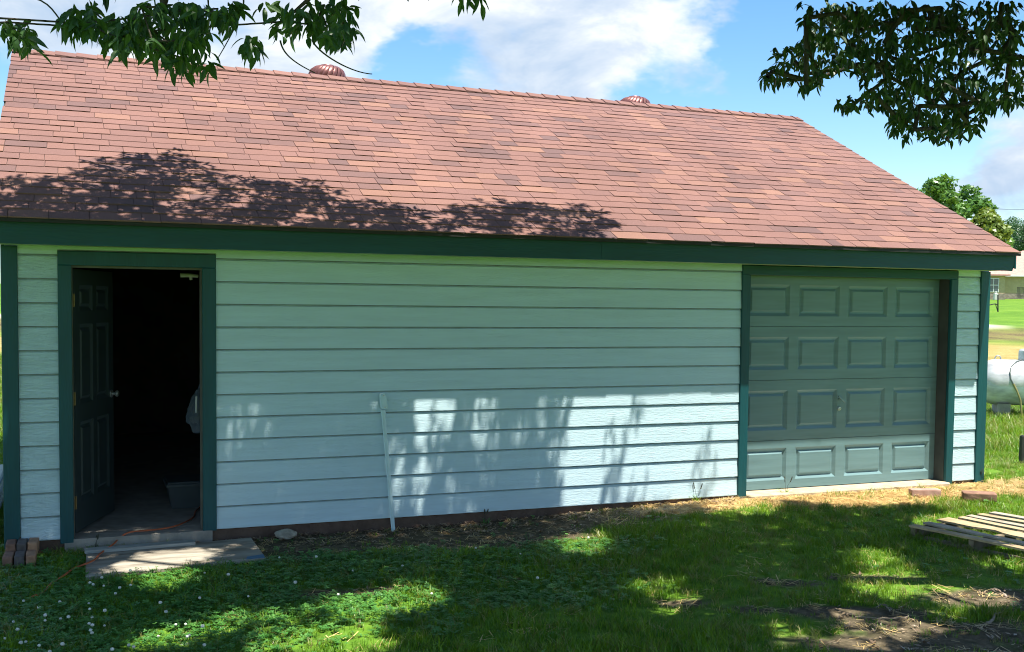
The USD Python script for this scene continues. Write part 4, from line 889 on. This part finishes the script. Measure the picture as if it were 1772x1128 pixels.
# crown volumes
c0 = np.stack([r.uniform(-5.5, 11, N), r.uniform(-10.5, 1.6, N), r.uniform(2.9, 7.6, N)], 1)
inA = (((c0 - [5.2, -4.4, 5.0]) / [5.4, 4.6, 2.7]) ** 2).sum(1) < 1
inB = (((c0 - [-.4, -3.0, 5.1]) / [4.7, 4.9, 2.5]) ** 2).sum(1) < 1
over = (c0[:, 0] > -1.5) & (c0[:, 0] < 6.3) & (c0[:, 1] > -3) & (c0[:, 1] < 1.5) & (c0[:, 2] > 4.3) & (c0[:, 2] < 6.2)
c0 = c0[inA | inB | over]; sc0 = r.uniform(.55, 1.15, len(c0))
ok = allowed(c0, .19 * sc0); c0, sc0 = c0[ok], sc0[ok]
S_, K_ = shadow_of(c0); u_, v_, z_ = proj(S_); seen = (z_ > .5) & (u_ > -60) & (u_ < 1830) & (v_ > 0) & (v_ < 1200)
keep = np.where(seen, r.random(len(c0)) < np.where(K_ == 2, .45, .80), r.random(len(c0)) < .10); c0, sc0 = c0[keep], sc0[keep]
c1 = np.stack([r.uniform(-2, 9, N), r.uniform(-7.5, 1.2, N), r.uniform(2.9, 6.2, N)], 1); s1 = r.uniform(.22, .42, N)
S_, K_ = shadow_of(c1); u_, v_, z_ = proj(S_); seen = (z_ > .5) & (u_ > -40) & (u_ < 1812) & (v_ > 0) & (v_ < 1180) & (K_ != 2); c1, s1 = c1[seen], s1[seen]
ok = allowed(c1, .15 * s1); c1, s1 = c1[ok][:9000], s1[ok][:9000]
c0, sc0 = np.vstack([c0, c1]), np.concatenate([sc0, s1])
lim = 24000
if len(c0) > lim: c0, sc0 = c0[:lim], sc0[:lim]
big_A = c0[:, 0] - .25 * (c0[:, 1] + 3) > 2.7
# in-view foliage, leaf groups in the two hanging masses
def zone_points(zones, n, d0, d1, erode, rr):
    out = []; U = unary_union(zones); E_ = U.buffer(-erode).union(unary_union([z.buffer(-erode * .6) for z in zones]))
    b = E_.bounds
    while len(out) < n:
        u, v = rr.uniform(b[0], b[2]), rr.uniform(b[1], b[3])
        if contains_xy(E_, u, v): out.append(at_depth(u, v, rr.uniform(d0, d1)))
    return np.array(out)
gl = np.vstack([zone_points(ZONES_L, 165, 4.3, 5.2, 13, r), zone_points(ZONES_L[2:3], 35, 4.3, 5.2, 16, r), [at_depth(u, v, 4.7) for u, v in ((800, -4), (825, -6), (812, -16), (38, 55), (30, 68), (48, 70))]])
gr_ = zone_points(ZONES_R, 800, 5.4, 6.9, 8, r)
def skeleton(base, pts, trunk_h, r0, lean, seed):
    """limbs from the trunk through the crown: each cluster joins the nearest node already on the tree"""
    rr = np.random.default_rng(seed)
    nodes_ = [base + lean * t * trunk_h + [0, 0, trunk_h * t - .2 * (t == 0)] for t in np.linspace(0, 1, 6)]; par = [-1, 0, 1, 2, 3, 4]
    fork = nodes_[-1]; pts = pts[np.argsort(np.linalg.norm(pts - fork, axis=1))]
    def blocked(a, b):
        s = np.linspace(0, 1, 12)[:, None]; q = a * (1 - s) + b * s; u, v, z = proj(q)
        return np.any((z > .3) & (u > -15) & (u < 1787) & (v > -10) & (v < 1138) & ~contains_xy(ALLZ, u, v))
    depth = [0.0] * 6
    for k in range(6): depth[k] = trunk_h * k / 5
    for p in pts:
        arr = np.array(nodes_[3:]); d = np.linalg.norm(arr - p, axis=1) + .25 * np.array(depth[3:]); idx = np.argsort(d)[:25]; ch = None
        for j in idx:
            if not blocked(arr[j], p): ch = j + 3; break
        if ch is None: continue
        a = np.array(nodes_[ch]); L = np.linalg.norm(p - a); n_ = max(1, int(L / .45)); prev_ = ch
        for q in range(1, n_ + 1):
            m_ = a + (p - a) * q / n_ + (rr.normal(0, .03, 3) if q < n_ else 0); nodes_.append(m_); par.append(prev_); depth.append(depth[prev_] + L / n_); prev_ = len(nodes_) - 1
    n = len(nodes_); cnt = np.zeros(n)
    for k in range(n - 1, 0, -1): cnt[k] = max(cnt[k], 1); cnt[par[k]] += cnt[k]
    rad = r0 * (cnt / cnt[1]) ** .45
    rad = np.maximum(rad, .005); uu, vv, zz = proj(np.array(nodes_)); view = (zz > .3) & (uu > -60) & (uu < 1832) & (vv > -60) & (vv < 1188); rad = np.where(view, np.minimum(rad, .004 if base[0] < 0 else .012), rad)
    tr, brs, root = MB(), {}, {}
    tr.tube(np.array(nodes_[:6]), [r0 * 1.35, r0 * 1.05, r0, r0 * .95, r0 * .9, r0 * .85], 14)
    for k in range(6, n):
        p_ = par[k]; root[k] = root.get(p_, k); b_ = brs.setdefault(root[k], MB()); ra = min(rad[p_], rad[k] * 1.25); b_.tube([nodes_[p_], nodes_[k]], [ra, rad[k]], 6, False)
    return tr.mesh(), [b.mesh() for b in brs.values()]
def tip_dir(c, base, rr):
    d = c - base; d[:, 2] = 0; d /= np.linalg.norm(d, axis=1, keepdims=True) + 1e-9
    yaw_ = np.arctan2(d[:, 1], d[:, 0]) + rr.normal(0, 1.0, len(c)); return (Ro.from_euler('z', yaw_) * Ro.from_euler('y', rr.uniform(-.15, .7, len(c))) * Ro.from_euler('x', rr.normal(0, .4, len(c)))).as_quat()
def leaf_group(c, leaf, k, rr, width=.34):
    out = []
    for q in range(k):
        yaw_ = rr.uniform(0, 6.28); pit = rr.uniform(.15, 1.25)
        v_, f_ = strip_leaf(leaf * rr.uniform(.7, 1.15), leaf * width * rr.uniform(.85, 1.15), 0, rr.uniform(.05, .45))
        v_ = (Ro.from_euler('z', yaw_) * Ro.from_euler('y', pit) * Ro.from_euler('x', rr.normal(0, .6))).apply(v_); out.append((v_ + c + rr.normal(0, leaf * .22, 3), f_))
    return out
sprays = [spray(s, 22) for s in (1, 2, 3, 4)]
def shade_tree(name, label, base, pts, scl, groups, leaf, kgrp, trunk_h, r0, lean, seed, lm, extra=None):
    t_ = thing(name, label, 'tree'); rr = np.random.default_rng(seed)
    sub = pts[::40]; mid = groups[::9]
    trm, brm = skeleton(base, np.vstack([sub, mid]), trunk_h, r0, lean, seed)
    obj('trunk', trm, m_bark, t_, 50)
    for b_ in brm: obj('limb', b_, m_bark, t_, True)
    cr = instancer(str(t_.GetPath()) + '/crown', sprays, pts, tip_dir(pts.copy(), base, rr), scl, rr.integers(0, 4, len(pts))); tag(cr, kind='stuff')
    leaves = []
    for c in groups: leaves += leaf_group(c, leaf, kgrp, rr)
    dist = np.array([(l[0].mean(0) - CAM) @ FWD for l in leaves]); order = np.argsort(dist); rest = MB()
    for q, k in enumerate(order):
        if q < 290: obj('leaf', leaves[k], lm, t_)
        else: rest.add(*leaves[k])
    rest.build('foliage', lm, t_, kind='stuff')
    if extra: extra(t_)
def dangling(t_):
    for px in ([(420, -5), (418, 20), (400, 60), (375, 104)], [(485, 70), (492, 88), (510, 106), (545, 126)], [(540, 68), (560, 92), (600, 116), (644, 128)], [(55, -5), (95, 22), (125, 52), (190, 66), (260, 62)], [(360, 0), (362, 30), (432, 28), (430, 50)][:2]):
        p = np.array([at_depth(u, v, 4.75) for u, v in px]); f_ = CubicSpline(np.linspace(0, 1, len(p)), p)(np.linspace(0, 1, 16)) if len(p) > 2 else p
        MB().tube(f_, np.linspace(.0042, .0022, len(f_)), 6).build('twig', m_twig, t_, True)
if True:
    shade_tree('overhanging_tree', 'broad leaved tree whose near branches hang in at upper left', TR_B, c0[~big_A], sc0[~big_A], gl, .074, 6, 3.2, .19, np.array([.10, .05, 0]), 91, m_leaf, dangling)
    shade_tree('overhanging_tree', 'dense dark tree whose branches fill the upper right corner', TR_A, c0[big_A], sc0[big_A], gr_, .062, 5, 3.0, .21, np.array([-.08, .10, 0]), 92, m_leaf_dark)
